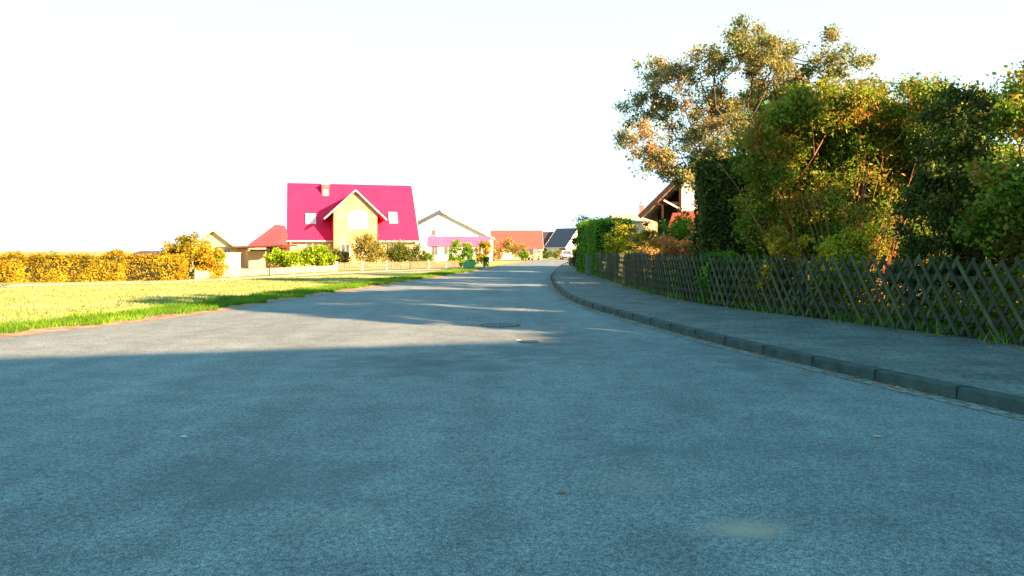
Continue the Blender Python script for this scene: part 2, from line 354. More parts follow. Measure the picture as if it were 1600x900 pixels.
# ------------------------------------------------------------------ foliage
def leaves(pts, size, name, mat, parent, rng=RNG, aspect=0.6, up=0.0, jit=0.35, outward=None):
    pts = np.asarray(pts); n = len(pts)
    sz = size * (1 + jit * rng.standard_normal(n)).clip(0.35, 2.0)
    nrm = rng.standard_normal((n, 3))
    if outward is not None: nrm = nrm * 0.75 + outward
    nrm[:, 2] += up; nrm /= np.linalg.norm(nrm, axis=1, keepdims=True) + 1e-9
    t = rng.standard_normal((n, 3)); t -= nrm * (t * nrm).sum(1, keepdims=True); t /= np.linalg.norm(t, axis=1, keepdims=True) + 1e-9
    b = np.cross(nrm, t); s = sz[:, None]
    fold = nrm * s * 0.12
    V = np.stack([pts - t * s * 0.5, pts + b * s * aspect * 0.5 + fold - t * s * 0.05, pts + t * s * 0.5, pts - b * s * aspect * 0.5 + fold - t * s * 0.05], 1).reshape(-1, 3)
    return npmesh(name, V, 4, mat, parent)

def skeleton(base, lumps, n, trunk_h, rng, bias=0.45):
    """branch skeleton that grows from the trunk towards points in the crown lumps"""
    nodes = [np.array(base, float)]; par = [-1]; plen = [0.0]
    k = max(2, int(trunk_h / 0.4)); lean = rng.normal(0, 0.03, 2)
    for i in range(k):
        p = nodes[-1] + np.array([lean[0] + rng.normal(0, .02), lean[1] + rng.normal(0, .02), trunk_h / k]); nodes.append(p); par.append(len(nodes) - 2); plen.append(plen[-1] + trunk_h / k)
    w = np.array([l[3] * l[4] * l[5] for l in lumps]); w = w ** 0.75; w /= w.sum()
    T = []
    for i in rng.choice(len(lumps), n, p=w):
        cx, cy, cz, rx, ry, rz = lumps[i]; d = rng.standard_normal(3); d /= np.linalg.norm(d); r = rng.random() ** bias
        T.append([cx + d[0] * r * rx, cy + d[1] * r * ry, cz + d[2] * r * rz])
    T = np.array(T); top = nodes[-1]
    T = T[np.argsort(np.linalg.norm(T - top, axis=1))]
    tips = []; start = k
    for t in T:
        A = np.array(nodes[start:]); d = np.linalg.norm(A - t, axis=1) + 0.25 * np.array(plen[start:])
        j = int(np.argmin(d)) + start; p = nodes[j]; L = np.linalg.norm(t - p); m = max(1, int(L / 0.35))
        last = j
        for q in range(1, m + 1):
            f = q / m; x = p + (t - p) * f + np.array([0, 0, -0.12 * L * math.sin(f * PI)]) * 0.6
            if q < m: x = x + rng.normal(0, 0.035, 3) * min(1, L)
            nodes.append(x); par.append(last); plen.append(plen[last] + L / m); last = len(nodes) - 1
        tips.append(last)
    cnt = np.zeros(len(nodes)); ch = np.zeros(len(nodes))
    for i in range(len(nodes) - 1, 0, -1):
        if cnt[i] == 0: cnt[i] = 1
        cnt[par[i]] += cnt[i]
    return np.array(nodes), par, cnt, T

def branches(nodes, par, cnt, r_tip, mat, name, parent, rng, expo=0.46):
    rad = r_tip * cnt ** expo; V = []; F = []
    n = 5
    for i in range(1, len(nodes)):
        a = nodes[par[i]]; b = nodes[i]; d = b - a; L = np.linalg.norm(d)
        if L < 1e-5: continue
        d = d / L; x = np.cross(d, [0.13, 0.2, 1.0]); x /= np.linalg.norm(x) + 1e-9; y = np.cross(d, x); r1 = rad[i]; r0 = min(rad[par[i]], r1 * 1.5)
        k = len(V)
        for c, r in ((a, r0), (b, r1)):
            for q in range(n): V.append(c + (x * math.cos(2 * PI * q / n) + y * math.sin(2 * PI * q / n)) * r)
        F += [[k + q, k + (q + 1) % n, k + n + (q + 1) % n, k + n + q] for q in range(n)]
    me = bpy.data.meshes.new(name); me.from_pydata([tuple(v) for v in V], [], F); me.materials.append(mat)
    me.polygons.foreach_set('use_smooth', [True] * len(F)); me.update()
    o = bpy.data.objects.new(name, me); col.objects.link(o); o.parent = parent
    return o

def tree(name, label, cat, loc, lumps, nb, nl, lsize, spread, lm, bark, trunk_h=0.5, r_tip=0.008, group=None, seed=1, crown='crown', stem='trunk', sparse=0.0, bias=0.45, aspect=0.65, expo=0.46):
    rng = np.random.default_rng(seed)
    root = thing(name, label, cat, loc, 0, group)
    nodes, par, cnt, T = skeleton((0, 0, -0.05), lumps, nb, trunk_h, rng, bias)
    branches(nodes, par, cnt, r_tip, bark, stem, root, rng, expo)
    # leaves sit round the thin twigs
    thin = np.where(cnt <= 3)[0]; thin = thin[thin > 3]
    wts = rng.random(len(thin)) ** (1 + 3 * sparse) + 0.02; wts /= wts.sum()
    idx = rng.choice(thin, nl, p=wts)
    pts = nodes[idx] + rng.normal(0, spread, (nl, 3)) * np.array([1, 1, 0.8])
    pts = pts[pts[:, 2] > 0.03]
    leaves(pts, lsize, crown, lm, root, rng, aspect)
    return root

def bush(name, label, loc, r, h, nl, lsize, lm, cat='bush', group=None, seed=1, bark=None, nb=60, lumps=None, aspect=0.65, r_tip=0.006):
    if lumps is None:
        rng = np.random.default_rng(seed + 100); lumps = []
        for i in range(6):
            a = rng.random() * 2 * PI; q = rng.random() ** .5 * 0.5
            lumps.append((math.cos(a) * q * r[0], math.sin(a) * q * r[1], h * (0.45 + 0.14 * rng.random()), r[0] * (0.5 + .2 * rng.random()), r[1] * .65, h * (0.36 + .1 * rng.random())))
    return tree(name, label, cat, loc, lumps, nb, nl, lsize, 0.12 * min(2.0, max(r)), lm, bark or M['bark'], 0.2, r_tip, group, seed, 'foliage', 'stems', aspect=aspect)

def hedge(name, label, loc, rz, w, d, h, nl, lsize, lm, seed=1, cat='hedge', rough=0.06, group=None, taper=0.0):
    """clipped hedge: twiggy core and a leafy skin, box w x d x h centred on loc"""
    rng = np.random.default_rng(seed); root = thing(name, label, cat, loc, rz, group)
    nx = max(4, int(w / .25)); nz = max(5, int(h / .25)); 
    b = MB(); s = 0.14
    # core as bumpy box
    def cp(x, y, z):
        k = 1 - taper * z / h
        return (x * k + rng.normal(0, .03), y * k + rng.normal(0, .03), max(0, z + rng.normal(0, .03)))
    def grid(fn, n, m):
        P = [[cp(*fn(i / n, j / m)) for i in range(n + 1)] for j in range(m + 1)]; vs = [p for r in P for p in r]
        fs = [[j * (n + 1) + i, j * (n + 1) + i + 1, (j + 1) * (n + 1) + i + 1, (j + 1) * (n + 1) + i] for j in range(m) for i in range(n)]
        b.add(vs, fs, M['twigdark'])
    W, D, H = w / 2 - s, d / 2 - s, h - s
    ny = max(4, int(d / .25))
    grid(lambda u, v: (-W + 2 * W * u, -D, H * v), nx, nz); grid(lambda u, v: (-W + 2 * W * u, D, H * v), nx, nz)
    grid(lambda u, v: (-W, -D + 2 * D * u, H * v), ny, nz); grid(lambda u, v: (W, -D + 2 * D * u, H * v), ny, nz)
    grid(lambda u, v: (-W + 2 * W * u, -D + 2 * D * v, H), nx, ny)
    b.build('twigs', root)
    areas = np.array([w * h, w * h, d * h, d * h, w * d]); side = rng.choice(5, nl, p=areas / areas.sum())
    u = rng.random(nl) * 2 - 1; v = rng.random(nl); P = np.zeros((nl, 3)); O = np.zeros((nl, 3))
    depth = np.abs(rng.normal(0, 0.09, nl))
    lump = np.zeros(nl); hw_ = max(w, d) / 2
    for q in range(14):
        fu, fv, ph = rng.uniform(.4, 5.5), rng.uniform(-3, 3), rng.uniform(0, 6.28); lump += rough * 0.42 * np.sin(u * hw_ * fu + v * h * fv + ph)
    lump = lump.clip(-.10, .3)
    for k, (fx) in enumerate(range(5)):
        m = side == k
        if k < 2: sg = -1 if k == 0 else 1; P[m] = np.stack([u[m] * w / 2, sg * (d / 2 - depth[m] + lump[m]), v[m] * h], 1); O[m] = (0, sg, 0.3)
        elif k < 4: sg = -1 if k == 2 else 1; P[m] = np.stack([sg * (w / 2 - depth[m] + lump[m]), u[m] * d / 2, v[m] * h], 1); O[m] = (sg, 0, 0.3)
        else: P[m] = np.stack([u[m] * w / 2, (v[m] - .5) * d, h - depth[m] + np.abs(lump[m]) * 1.3 + rng.exponential(.04, m.sum())], 1); O[m] = (0, 0, 1)
    kk = 1 - taper * P[:, 2:3] / h; P[:, :2] *= kk
    P[:, 2] = np.maximum(P[:, 2], 0.02)
    leaves(P, lsize, 'foliage', lm, root, rng, 0.6, outward=O)
    return root

def blades(pts, h, w, name, mat, parent=None, rng=RNG, lean=0.35):
    pts = np.asarray(pts); n = len(pts); hh = h * (0.5 + rng.random(n)); a = rng.random(n) * 2 * PI
    d = np.stack([np.cos(a), np.sin(a), np.zeros(n)], 1) * w; l = rng.normal(0, lean, (n, 3)) * hh[:, None]; l[:, 2] = hh
    V = np.stack([pts - d, pts + d, pts + l], 1).reshape(-1, 3)
    return npmesh(name, V, 3, mat, parent)

# ------------------------------------------------------------------ street lines
def curve(pts, smooth=9):
    pts = sorted(pts); ys = np.array([p[0] for p in pts]); xs = np.array([p[1] for p in pts])
    Y = np.concatenate([np.arange(-14, 60, 0.4), np.arange(60, 262, 2.0)]); X = np.interp(Y, ys, xs)
    k = np.ones(smooth) / smooth; Xp = np.pad(X, smooth // 2, mode='edge'); Xs = np.convolve(Xp, k, 'valid')
    Xs[:smooth] = X[:smooth]; Xs[-smooth:] = X[-smooth:]
    return Y, Xs
Ys, XR = curve([(-14, 11), (0, 6.4), (4, 5.0), (6, 4.4), (7.7, 3.92), (9.2, 3.5), (11.6, 2.94), (15, 2.4), (18.2, 1.85), (21.8, 1.57), (28.5, 1.6), (38.5, 1.95), (55, 3.2), (87, 6.3), (110, 9.2), (127, 11.8), (140, 15.6), (160, 21.5), (175, 26), (200, 33), (262, 52)])
_, XL = curve([(-14, -16), (0, -12.2), (8, -9.4), (14.4, -7.3), (16.9, -6.7), (21.2, -6.3), (27.1, -5.5), (38.5, -3.9), (51.7, -2.4), (75, -0.6), (100, 2.2), (112, 3.6), (120, 5.0), (128, 7.3), (140, 11), (160, 16.2), (175, 20.5), (200, 27), (262, 45)])
_, XF = curve([(-14, 14), (0, 9.6), (4, 8.35), (6, 7.8), (8, 7.2), (9.9, 6.75), (12.2, 6.2), (14.3, 5.55), (16.3, 4.83), (19.4, 4.27), (24, 4.06), (31.5, 4.2), (40, 4.2), (55, 5.4), (87, 9.0), (110, 12), (127, 15), (140, 19), (160, 25), (175, 30), (200, 37), (262, 57)])
fR = lambda y: float(np.interp(y, Ys, XR)); fL = lambda y: float(np.interp(y, Ys, XL)); fF = lambda y: float(np.interp(y, Ys, XF))

def strip(name, A, B, zA, zB, mat, ncol=1, y0=-14, y1=262):
    b = MB(); idx = [i for i, y in enumerate(Ys) if y0 <= y <= y1]; vs = []; fs = []
    for i in idx:
        for c in range(ncol + 1):
            t = c / ncol; vs.append((A[i] * (1 - t) + B[i] * t, Ys[i], zA * (1 - t) + zB * t))
    for r in range(len(idx) - 1):
        for c in range(ncol): k = r * (ncol + 1) + c; fs.append([k, k + 1, k + ncol + 2, k + ncol + 1])
    b.add(vs, fs, mat); return b.build(name)

# ground
g = MB(); g.add([(-1500, -300, 0), (1500, -300, 0), (1500, 2500, 0), (-1500, 2500, 0)], [[0, 1, 2, 3]], M['lawn']); struct(g.build('ground'), 'grass ground reaching the horizon')
struct(strip('road', XL, XR - 0.22, 0.02, 0.02, M['asphalt'], 10), 'blue grey asphalt road curving away to the right')
struct(strip('gutter', XR - 0.22, XR, 0.024, 0.024, M['gutter'], 1), 'pale sett gutter along the right kerb')
kb = MB()
for z0, z1, a, b_ in ((0.02, 0.125, 0, 0.012), (0.125, 0.14, 0.012, 0.03), (0.14, 0.142, 0.03, 0.15)):
    vs = []; fs = []
    for i, y in enumerate(Ys): vs += [(XR[i] + a, y, z0), (XR[i] + b_, y, z1)]
    for i in range(len(Ys) - 1): k = 2 * i; fs.append([k, k + 1, k + 3, k + 2])
    kb.add(vs, fs, M['kerb'])
struct(kb.build('kerb'), 'worn dark kerb stones along the right pavement')
struct(strip('pavement', XR + 0.152, XF + 0.1, 0.138, 0.15, M['pavement'], 6), 'grey paved footway in front of the lattice fence')
struct(strip('garden_soil', XF + 0.1, XF + 16, 0.13, 0.16, M['soil'], 4, 0, 60), 'dark planted soil behind the lattice fence')
rs = np.random.default_rng(3); wob = np.convolve(rs.normal(0, .16, len(Ys) + 4), np.ones(5) / 5, 'valid')
struct(strip('verge_edging', XL - 0.45 + wob * 1.2, XL + 0.06 + wob, 0.05, 0.024, M['edging'], 2), 'crumbling tan edging along the grass verge')
# kerb joints
jb = MB(); yy = 2.0
while yy < 45:
    x = fR(yy); jb.box(x - .002, x + .153, yy, yy + .012, 0.02, 0.1445, M['darkhole']); yy += 1.0
struct(jb.build('kerb_joints'), 'dark joints between the kerb stones')
# footpath in front of the fences
pb = MB(); PP = [(-60, 22.5), (-34, 26.8), (-24, 29.3), (-15.3, 31.3), (-13.2, 37), (-11.4, 44), (-7.8, 51), (-5.0, 56), (-2.9, 61)]
PP = [(-60, 21.5), (-30, 27.0), (-20, 29.6), (-15.5, 32.5), (-13.2, 38.5), (-11.2, 45), (-7.9, 52), (-5.2, 57), (-2.6, 62)]
for (x0, y0), (x1, y1) in zip(PP, PP[1:]):
    n0 = Vector((-(y1 - y0), x1 - x0, 0)).normalized() * 1.0
    pb.add([(x0 - n0.x, y0 - n0.y, .03), (x1 - n0.x, y1 - n0.y, .03), (x1 + n0.x, y1 + n0.y, .03), (x0 + n0.x, y0 + n0.y, .03)], [[0, 1, 2, 3]], M['path'])
struct(pb.build('path'), 'pale footpath between the lawn and the garden fences')

# grass: verge tufts, lawn
def left_pts(n, y0, y1, near, far, rng, p=1.0):
    y = y0 + (y1 - y0) * rng.random(n) ** p; x = np.interp(y, Ys, XL) - near - (far - near) * rng.random(n) ** 1.3
    return np.stack([x, y, np.zeros(n)], 1)
rg = np.random.default_rng(21)
P = left_pts(70000, 3, 56, 0.33, 1.9, rg, 1.2); P[:, 0] += 0.15 * np.sin(P[:, 1] * 2.3) + 0.1 * np.sin(P[:, 1] * 5.1)
tag(blades(P, 0.11, 0.012, 'verge_grass', LM['grass'], rng=rg), 'lush green verge grass hanging over the left road edge', 'grass', kind='stuff')
P = left_pts(90000, 8, 40, 1.5, 14, rg, 1.0)
tag(blades(P, 0.05, 0.014, 'lawn_grass', LM['drygrass'], rng=rg), 'short yellow green grass on the sunny lawn', 'grass', kind='stuff')
P = left_pts(1500, 10, 34, .2, 9, rg); P[:, 2] = .05
tag(leaves(P, 0.06, 'lawn_leaves', LM['golden'], None, rg, up=4.0), 'scattered dry leaves on the lawn and verge', 'fallen leaves', kind='stuff')
# growth at the foot of the lattice fence
n = 7000; y = 3 + 37 * rg.random(n) ** 1.1; x = np.interp(y, Ys, XF) + rg.normal(0.22, 0.2, n); msk = x > np.interp(y, Ys, XF) - 0.16
P = np.stack([x, y, np.full(n, .14)], 1)[msk]
clump = (np.sin(P[:, 1] * 1.7) + np.sin(P[:, 1] * 4.3 + 1)) > -0.7; P = P[clump]
tag(blades(P, 0.17, 0.012, 'weeds', LM['hedge'], rng=rg), 'green weeds growing through the foot of the lattice fence', 'weeds', kind='stuff')
n = 80000; y = 2 + 38 * rg.random(n); x = np.interp(y, Ys, XF) + 0.25 + 1.3 * rg.random(n) ** 0.8
z = 0.15 + rg.random(n) * (0.6 + 0.30 * np.sin(y * 0.9) + 0.25 * np.sin(y * 2.3 + 1)).clip(0.3, 1.1)
tag(leaves(np.stack([x, y, z], 1), 0.06, 'ground_cover', LM['bigbush'], None, rg), 'leafy undergrowth behind the lattice fence', 'ground cover', kind='stuff')
n = 2600; y = 3 + 34 * rg.random(n) ** 1.3; x = np.interp(y, Ys, XF) - np.abs(rg.normal(0, .35, n)); x2 = np.interp(y, Ys, XR) - 0.1 + np.abs(rg.normal(0, .12, n)) * np.sign(rg.random(n) - .6)
q = rg.random(n) < 0.6; P = np.stack([np.where(q, x, np.minimum(x2, np.interp(y, Ys, XR) - 0.01)), y, np.where(q, .155, .032)], 1)
o = leaves(P, 0.038, 'fallen_leaves', LM['rust'], None, rg, up=5.0); tag(o, 'small fallen autumn leaves along the pavement and gutter', 'fallen leaves', kind='stuff')

# small things on the road
def disc(b, x, y, z, r, m, n=28):
    b.add([(x + r * math.cos(2 * PI * i / n), y + r * math.sin(2 * PI * i / n), z) for i in range(n)], [list(range(n))], m)
def manhole(x, y, r, label):
    t = thing('manhole_cover', label, 'manhole cover', (x, y, 0.02))
    b = MB(); n = 32
    vs = [(q * math.cos(2 * PI * i / n), q * math.sin(2 * PI * i / n), z) for q, z in ((r * 1.16, .003), (r * 1.12, .012), (r * 1.0, .012), (r * .99, .004)) for i in range(n)]
    b.add(vs, [[l * n + i, l * n + (i + 1) % n, (l + 1) * n + (i + 1) % n, (l + 1) * n + i] for l in range(3) for i in range(n)], M['kerb']); b.build('rim', t)
    b = MB(); disc(b, 0, 0, .0065, r * .985, M['castiron'])
    for i in range(-3, 4):
        for j in range(-3, 4):
            if math.hypot(i, j) < 3.6: b.box(i * r * .22 - r * .07, i * r * .22 + r * .07, j * r * .22 - r * .07, j * r * .22 + r * .07, .0068, .0115, M['castiron'])
    b.build('lid', t)
manhole(-0.22, 14.0, 0.33, 'round iron manhole cover in the middle of the road')
manhole(0.26, 11.45, 0.13, 'small round valve cover nearer than the manhole')
def scrap(name, label, cat, x, y, s, m, z=0.026):
    b = MB(); rr = random.Random(int(x * 100)); n = 9
    vs = [(x, y, z + s * .25)] + [(x + s * (0.5 + .25 * rr.random()) * math.cos(2 * PI * i / n) * 1.5, y + s * (.5 + .25 * rr.random()) * math.sin(2 * PI * i / n), z + s * .12 * rr.random()) for i in range(n)]
    b.add(vs, [[0, 1 + i, 1 + (i + 1) % n] for i in range(n)], m); tag(b.build(name), label, cat)
scrap('paper_scrap', 'small white paper scrap on the asphalt at left', 'litter', -2.43, 5.6, .025, M['whitepaint'])
scrap('fallen_leaf', 'pink dry leaf on the asphalt at right', 'leaf', 2.71, 5.6, .03, M['peachwall'])
scrap('fallen_leaf', 'dark brown leaf lying in the middle foreground', 'leaf', 0.285, 4.3, .03, M['brick'])
scrap('paper_scrap', 'tiny crumpled white scrap beside the valve cover', 'litter', 0.10, 11.6, .05, M['whitepaint'])

# ------------------------------------------------------------------ lattice fence
fa = np.array([(fF(y), y) for y in np.arange(2.0, 37.6, 0.1)]); seg = np.linalg.norm(np.diff(fa, axis=0), axis=1); cum = np.concatenate([[0], np.cumsum(seg)])
def fp(u): return np.array([np.interp(u, cum, fa[:, 0]), np.interp(u, cum, fa[:, 1])])
LT = cum[-1]; FH = 1.16; RUN = 0.74; SP = 0.245
fen = thing('lattice_fence', 'long dark green diagonal lattice fence beside the pavement', 'fence', (fF(12.2), 12.2, 0.14))
org = np.array([fF(12.2), 12.2])
npan = int(LT / 2.5); PL = LT / npan
for k in range(npan):
    u0, u1 = k * PL, (k + 1) * PL; b = MB(); u = u0
    a = fp(u0) - org; c = fp(u1) - org; dr = c - a; dr = dr / np.linalg.norm(dr); nr = np.array([dr[1], -dr[0]])
    if nr[0] > 0: nr = -nr            # towards the road
    u = math.ceil(u0 / SP) * SP
    while u < u1:
        for sg, off in ((1, 0.028), (-1, 0.0)):
            p = fp(u) - org; q = fp(min(max(u + sg * RUN, 0), LT)) - org
            if np.linalg.norm(q - p) < RUN * .9: continue
            h = FH + random.uniform(-.035, .03); q = q + dr * random.uniform(-.025, .025)
            b.bar((p[0] + nr[0] * off, p[1] + nr[1] * off, 0.03), (q[0] + nr[0] * off, q[1] + nr[1] * off, h), 0.054, 0.02, M['fence'], (nr[0], nr[1], 0))
        u += SP
    b.build('lattice_panel', fen)
    r = MB()
    for z in (0.28, 0.86):
        e = -nr * 0.035; r.bar((a[0] + e[0], a[1] + e[1], z), (c[0] + e[0], c[1] + e[1], z), 0.07, 0.035, M['fence'], (nr[0], nr[1], 0))
    r.build('rail', fen)
    r = MB(); e = -nr * 0.09; r.tube((a[0] + e[0], a[1] + e[1], -.02), (a[0] + e[0], a[1] + e[1], 1.1), .045, .04, M['fpost']); r.build('post', fen)

# ------------------------------------------------------------------ right-hand planting
PX = lambda px, Y: (px - 800) / 1181 * Y
def lump(px, py, rp, Y, dy=0.9, base=(0, 0), sy=1.0):
    s = Y / 1181; return ((px - 800) * s - base[0], dy - base[1] * 0, CAMH + (392 - py) * s, rp * s, rp * s * 1.25, rp * s * sy)
# tall autumn tree
TY = 24.0; tb = (PX(1180, TY), TY)
L = [(1160, 92, 42), (1175, 120, 48), (1105, 115, 42), (1030, 115, 38), (1010, 165, 38), (1070, 170, 55), (985, 230, 30), (1010, 262, 34), (1060, 235, 55), (1140, 175, 65), (1225, 90, 36), (1270, 95, 32), (1310, 110, 24), (1235, 135, 50), (1110, 265, 45), (1125, 88, 30), (1175, 68, 22), (1095, 290, 30), (1050, 285, 25), (1150, 230, 60)]
rl = np.random.default_rng(5); LL = []
for px, py, rp in L:
    s = TY / 1181; LL.append(((px - 1180) * s, rl.normal(0, .9), CAMH + (392 - py) * s, rp * s, rp * s * 1.5, rp * s * .9))
tree('autumn_tree', 'tall loose autumn tree with orange and olive leaves rising above the hedges', 'tree', (tb[0], tb[1], 0.12), LL, 1000, 60000, 0.07, 0.115, LM['autumn'], M['bark'], 2.6, 0.0065, seed=4, sparse=0.9, aspect=.7)
# mixed big bush
BY = 17.5; s = BY / 1181; bx = PX(1285, BY); rl = np.random.default_rng(8)
L = [(1215, 215, 45), (1250, 195, 45), (1300, 182, 42), (1350, 182, 42), (1400, 192, 45), (1190, 250, 45), (1440, 260, 60), (1250, 270, 75), (1330, 270, 80), (1400, 250, 80), (1440, 220, 55), (1290, 345, 75), (1380, 345, 70), (1215, 335, 55), (1470, 290, 70), (1240, 380, 60), (1330, 385, 60), (1420, 380, 60)]
LL = [((px - 1285) * s, rl.normal(0, .4), CAMH + (392 - py) * s, rp * s, rp * s * 1.2, rp * s) for px, py, rp in L]
tree('tall_shrub', 'huge green and orange shrub with bare orange stems behind the lattice fence', 'shrub', (bx, BY, 0.12), LL, 950, 250000, 0.085, 0.15, LM['bigbush'], M['barkor'], 0.5, 0.007, seed=9, crown='foliage', stem='stems', bias=0.3, expo=0.34, aspect=.38)
shr = bpy.data.objects['tall_shrub']; rs_ = np.random.default_rng(77); b = MB()
for i in range(70):
    x0 = rs_.normal(0.3, .55); y0 = -.9 + rs_.normal(0, .25); lx = (x0 - .3) * rs_.uniform(.5, 1.5) + rs_.normal(0, .35); hh = rs_.uniform(1.3, 3.4); p = Vector((x0, y0, .1)); r0 = rs_.uniform(.010, .021)
    for k in range(1, 7):
        f = k / 6; q = Vector((x0 + lx * f ** 1.4 + rs_.normal(0, .03), y0 - .55 * f + rs_.normal(0, .03), .1 + hh * f)); b.tube(p, q, r0 * (1.1 - f * .85 + .14), r0 * (1.1 - f * .85), M['barkor'], 5, False); p = q
b.build('shoots', shr, True)
hedge('dark_hedge', 'dark evergreen hedge block at the left foot of the huge shrub', (PX(1140, 19.6) , 19.9, 0.12), -0.1, 1.55, 1.4, 3.5, 30000, 0.085, LM['dark'], 3, rough=0.13, taper=.05)
rl = np.random.default_rng(62)
tree('tall_shrub', 'dark leafy shrub row behind the right end of the lattice fence', 'shrub', (8.9, 9.0, .12), [(rl.normal(0, .2) - (y) * .27, y, z, .95, .8, .75) for y in (-5, -4, -3, -2, -1, 0, 1, 2, 3) for z in (.7, 1.6, 2.4 + .5 * math.sin(y * 1.7))], 420, 90000, .08, .14, LM['bigbush'], M['bark'], .3, .008, seed=63, crown='foliage', stem='stems', bias=.35)
rl = np.random.default_rng(64)
tree('tall_shrub', 'tall green shrub deeper in the garden right of the huge shrub', 'shrub', (12.3, 19.5, .12), [(rl.normal(0, .9), rl.normal(0, .9), z, 1.5, 1.5, 1.1) for z in (1, 1.8, 2.6, 3.4, 4.2, 4.9)], 260, 50000, .10, .16, LM['bigbush'], M['bark'], .8, .01, seed=65, crown='foliage', stem='stems', bias=.35)
tree('garden_tree', 'green garden tree hidden deep behind the autumn tree', 'tree', (12.5, 32, .12), [(rl.normal(0, .8), rl.normal(0, .8), z, 2.4, 2.4, 1.4) for z in (2.4, 3.6, 4.8, 6.0, 7)], 300, 45000, .13, .18, LM['green'], M['bark'], 1.2, .01, seed=66, bias=.35)
tree('garden_tree', 'olive garden tree close behind the autumn tree', 'tree', (11.2, 26, .12), [(rl.normal(0, .8), rl.normal(0, .8), z, 1.8, 1.8, 1.1) for z in (2.4, 3.4, 4.4, 5.4, 6.3)], 260, 36000, .11, .16, LM['autumn'], M['bark'], 1.2, .01, seed=67, bias=.35)
tree('garden_tree', 'tall green tree added out of view at right to shade the road', 'tree', (12.6, 9.7, .12), [(rl.normal(0, .5), rl.normal(0, .5), z, 1.7, 1.7, 1.1) for z in (3, 4, 5, 6, 7, 7.8)], 300, 52000, .12, .16, LM['green'], M['bark'], 1.6, .01, seed=69, bias=.35)  # outside the frame, added to widen the shade band across the road
tree('garden_tree', 'unseen green tree added beyond the lattice fence end to shade the road', 'tree', (10.6, 7.2, .12), [(rl.normal(0, .4), rl.normal(0, .4), z, 2.2, 2.2, 1.1) for z in (2.4, 3.3, 4.2, 5.1, 6, 6.9, 7.7)], 380, 80000, .12, .16, LM['green'], M['bark'], 1.2, .01, seed=68, bias=.35)  # never in view, placed so its dense crown shades the left road
tree('conifer', 'dark green column conifer right of the huge shrub', 'conifer', (7.75, 13.3, 0.12), [(0, 0, z, .95 * (1 - z / 5.2) + .25, .95 * (1 - z / 5.2) + .25, .55) for z in (.6, 1.1, 1.6, 2.1, 2.6, 3.1, 3.5)], 260, 36000, 0.06, 0.10, LM['dark'], M['bark'], 0.4, 0.006, seed=15, crown='foliage', stem='trunk', bias=.25)
# lower bushes behind the fence
def pb_(name, label, px, Y, wpx, top, nl, ls, lm, seed, depth=0.8, nb=70, group=None, bark=None, z=0.12, cat='bush'):
    s = Y / 1181; h = CAMH + (392 - top) * s - z
    return bush(name, label, (PX(px, Y), Y, z), (wpx * s / 2, max(.4, wpx * s / 2 * depth)), h, nl, ls, lm, cat, group, seed, bark, nb)
pb_('orange_bush', 'rusty orange bush behind the lattice fence', 1048, 25.5, 86, 366, 9000, 0.075, LM['rust'], 31)
pb_('dry_bush', 'dry brown twiggy bush left of the rusty orange bush', 1005, 27, 50, 374, 3000, 0.06, LM['brown'], 32)
pb_('green_bush', 'fresh green bush above the rusty orange bush', 1055, 30.5, 90, 332, 9000, 0.08, LM['green'], 33, nb=100)
pb_('green_bush', 'pale green bush between the yellow bush and the fresh green bush', 1010, 31.5, 60, 336, 6000, 0.08, LM['tan'], 37, nb=90)
pb_('yellow_bush', 'golden bush between the bright yellow bush and the rusty orange bush', 1018, 29, 60, 352, 6000, 0.075, LM['golden'], 40)
pb_('orange_bush', 'light orange low bush behind the far part of the lattice fence', 1078, 23.5, 50, 378, 5000, 0.07, LM['rust'], 29)
pb_('yellow_bush', 'bright yellow bush right of the clipped hedge', 975, 34.5, 62, 338, 8000, 0.08, LM['yellowgreen'], 34, nb=90)
pb_('orange_bush', 'small orange bush under the tiled lean-to roof', 1068, 34, 46, 322, 4000, 0.08, LM['orange'], 35, nb=70)
pb_('yellow_bush', 'orange yellow bush close behind the fence below the dark hedge', 1225, 15.6, 80, 340, 6500, 0.06, LM['golden'], 36)
pb_('yellow_bush', 'yellow green bush close behind the fence at the foot of the huge shrub', 1330, 14.6, 110, 345, 9500, 0.06, LM['yellowgreen'], 38)
pb_('green_bush', 'low green bush close behind the fence in front of the dark hedge', 1120, 17.6, 70, 378, 5000, 0.06, LM['green'], 39)
hedge('clipped_hedge', 'tall bright green clipped hedge at the far end of the lattice fence', (5.0, 42.0, 0.1), 0.03, 1.9, 8.0, 2.85, 30000, 0.085, LM['hedge'], 5, rough=0.04)
tree('conifer', 'dark conifer just behind the clipped hedge', 'conifer', (5.0, 52, 0.1), [(0, 0, z, .9 * (1 - z / 5) + .2, .9 * (1 - z / 5) + .2, .6) for z in (.6, 1.3, 2.0, 2.7, 3.2)], 120, 9000, 0.1, 0.14, LM['dark'], M['bark'], .5, .008, seed=17, crown='foliage', bias=.3)
t = thing('gate_pillar', 'slim grey gate pillar at the end of the clipped hedge', 'pillar', (3.85, 38.2, .14)); b = MB(); b.box(-.1, .1, -.1, .1, 0, 1.0, M['castiron'], .01); b.build('shaft', t)
b = MB(); b.box(-.13, .13, -.13, .13, 1.0, 1.05, M['castiron'], .015); b.build('cap', t)

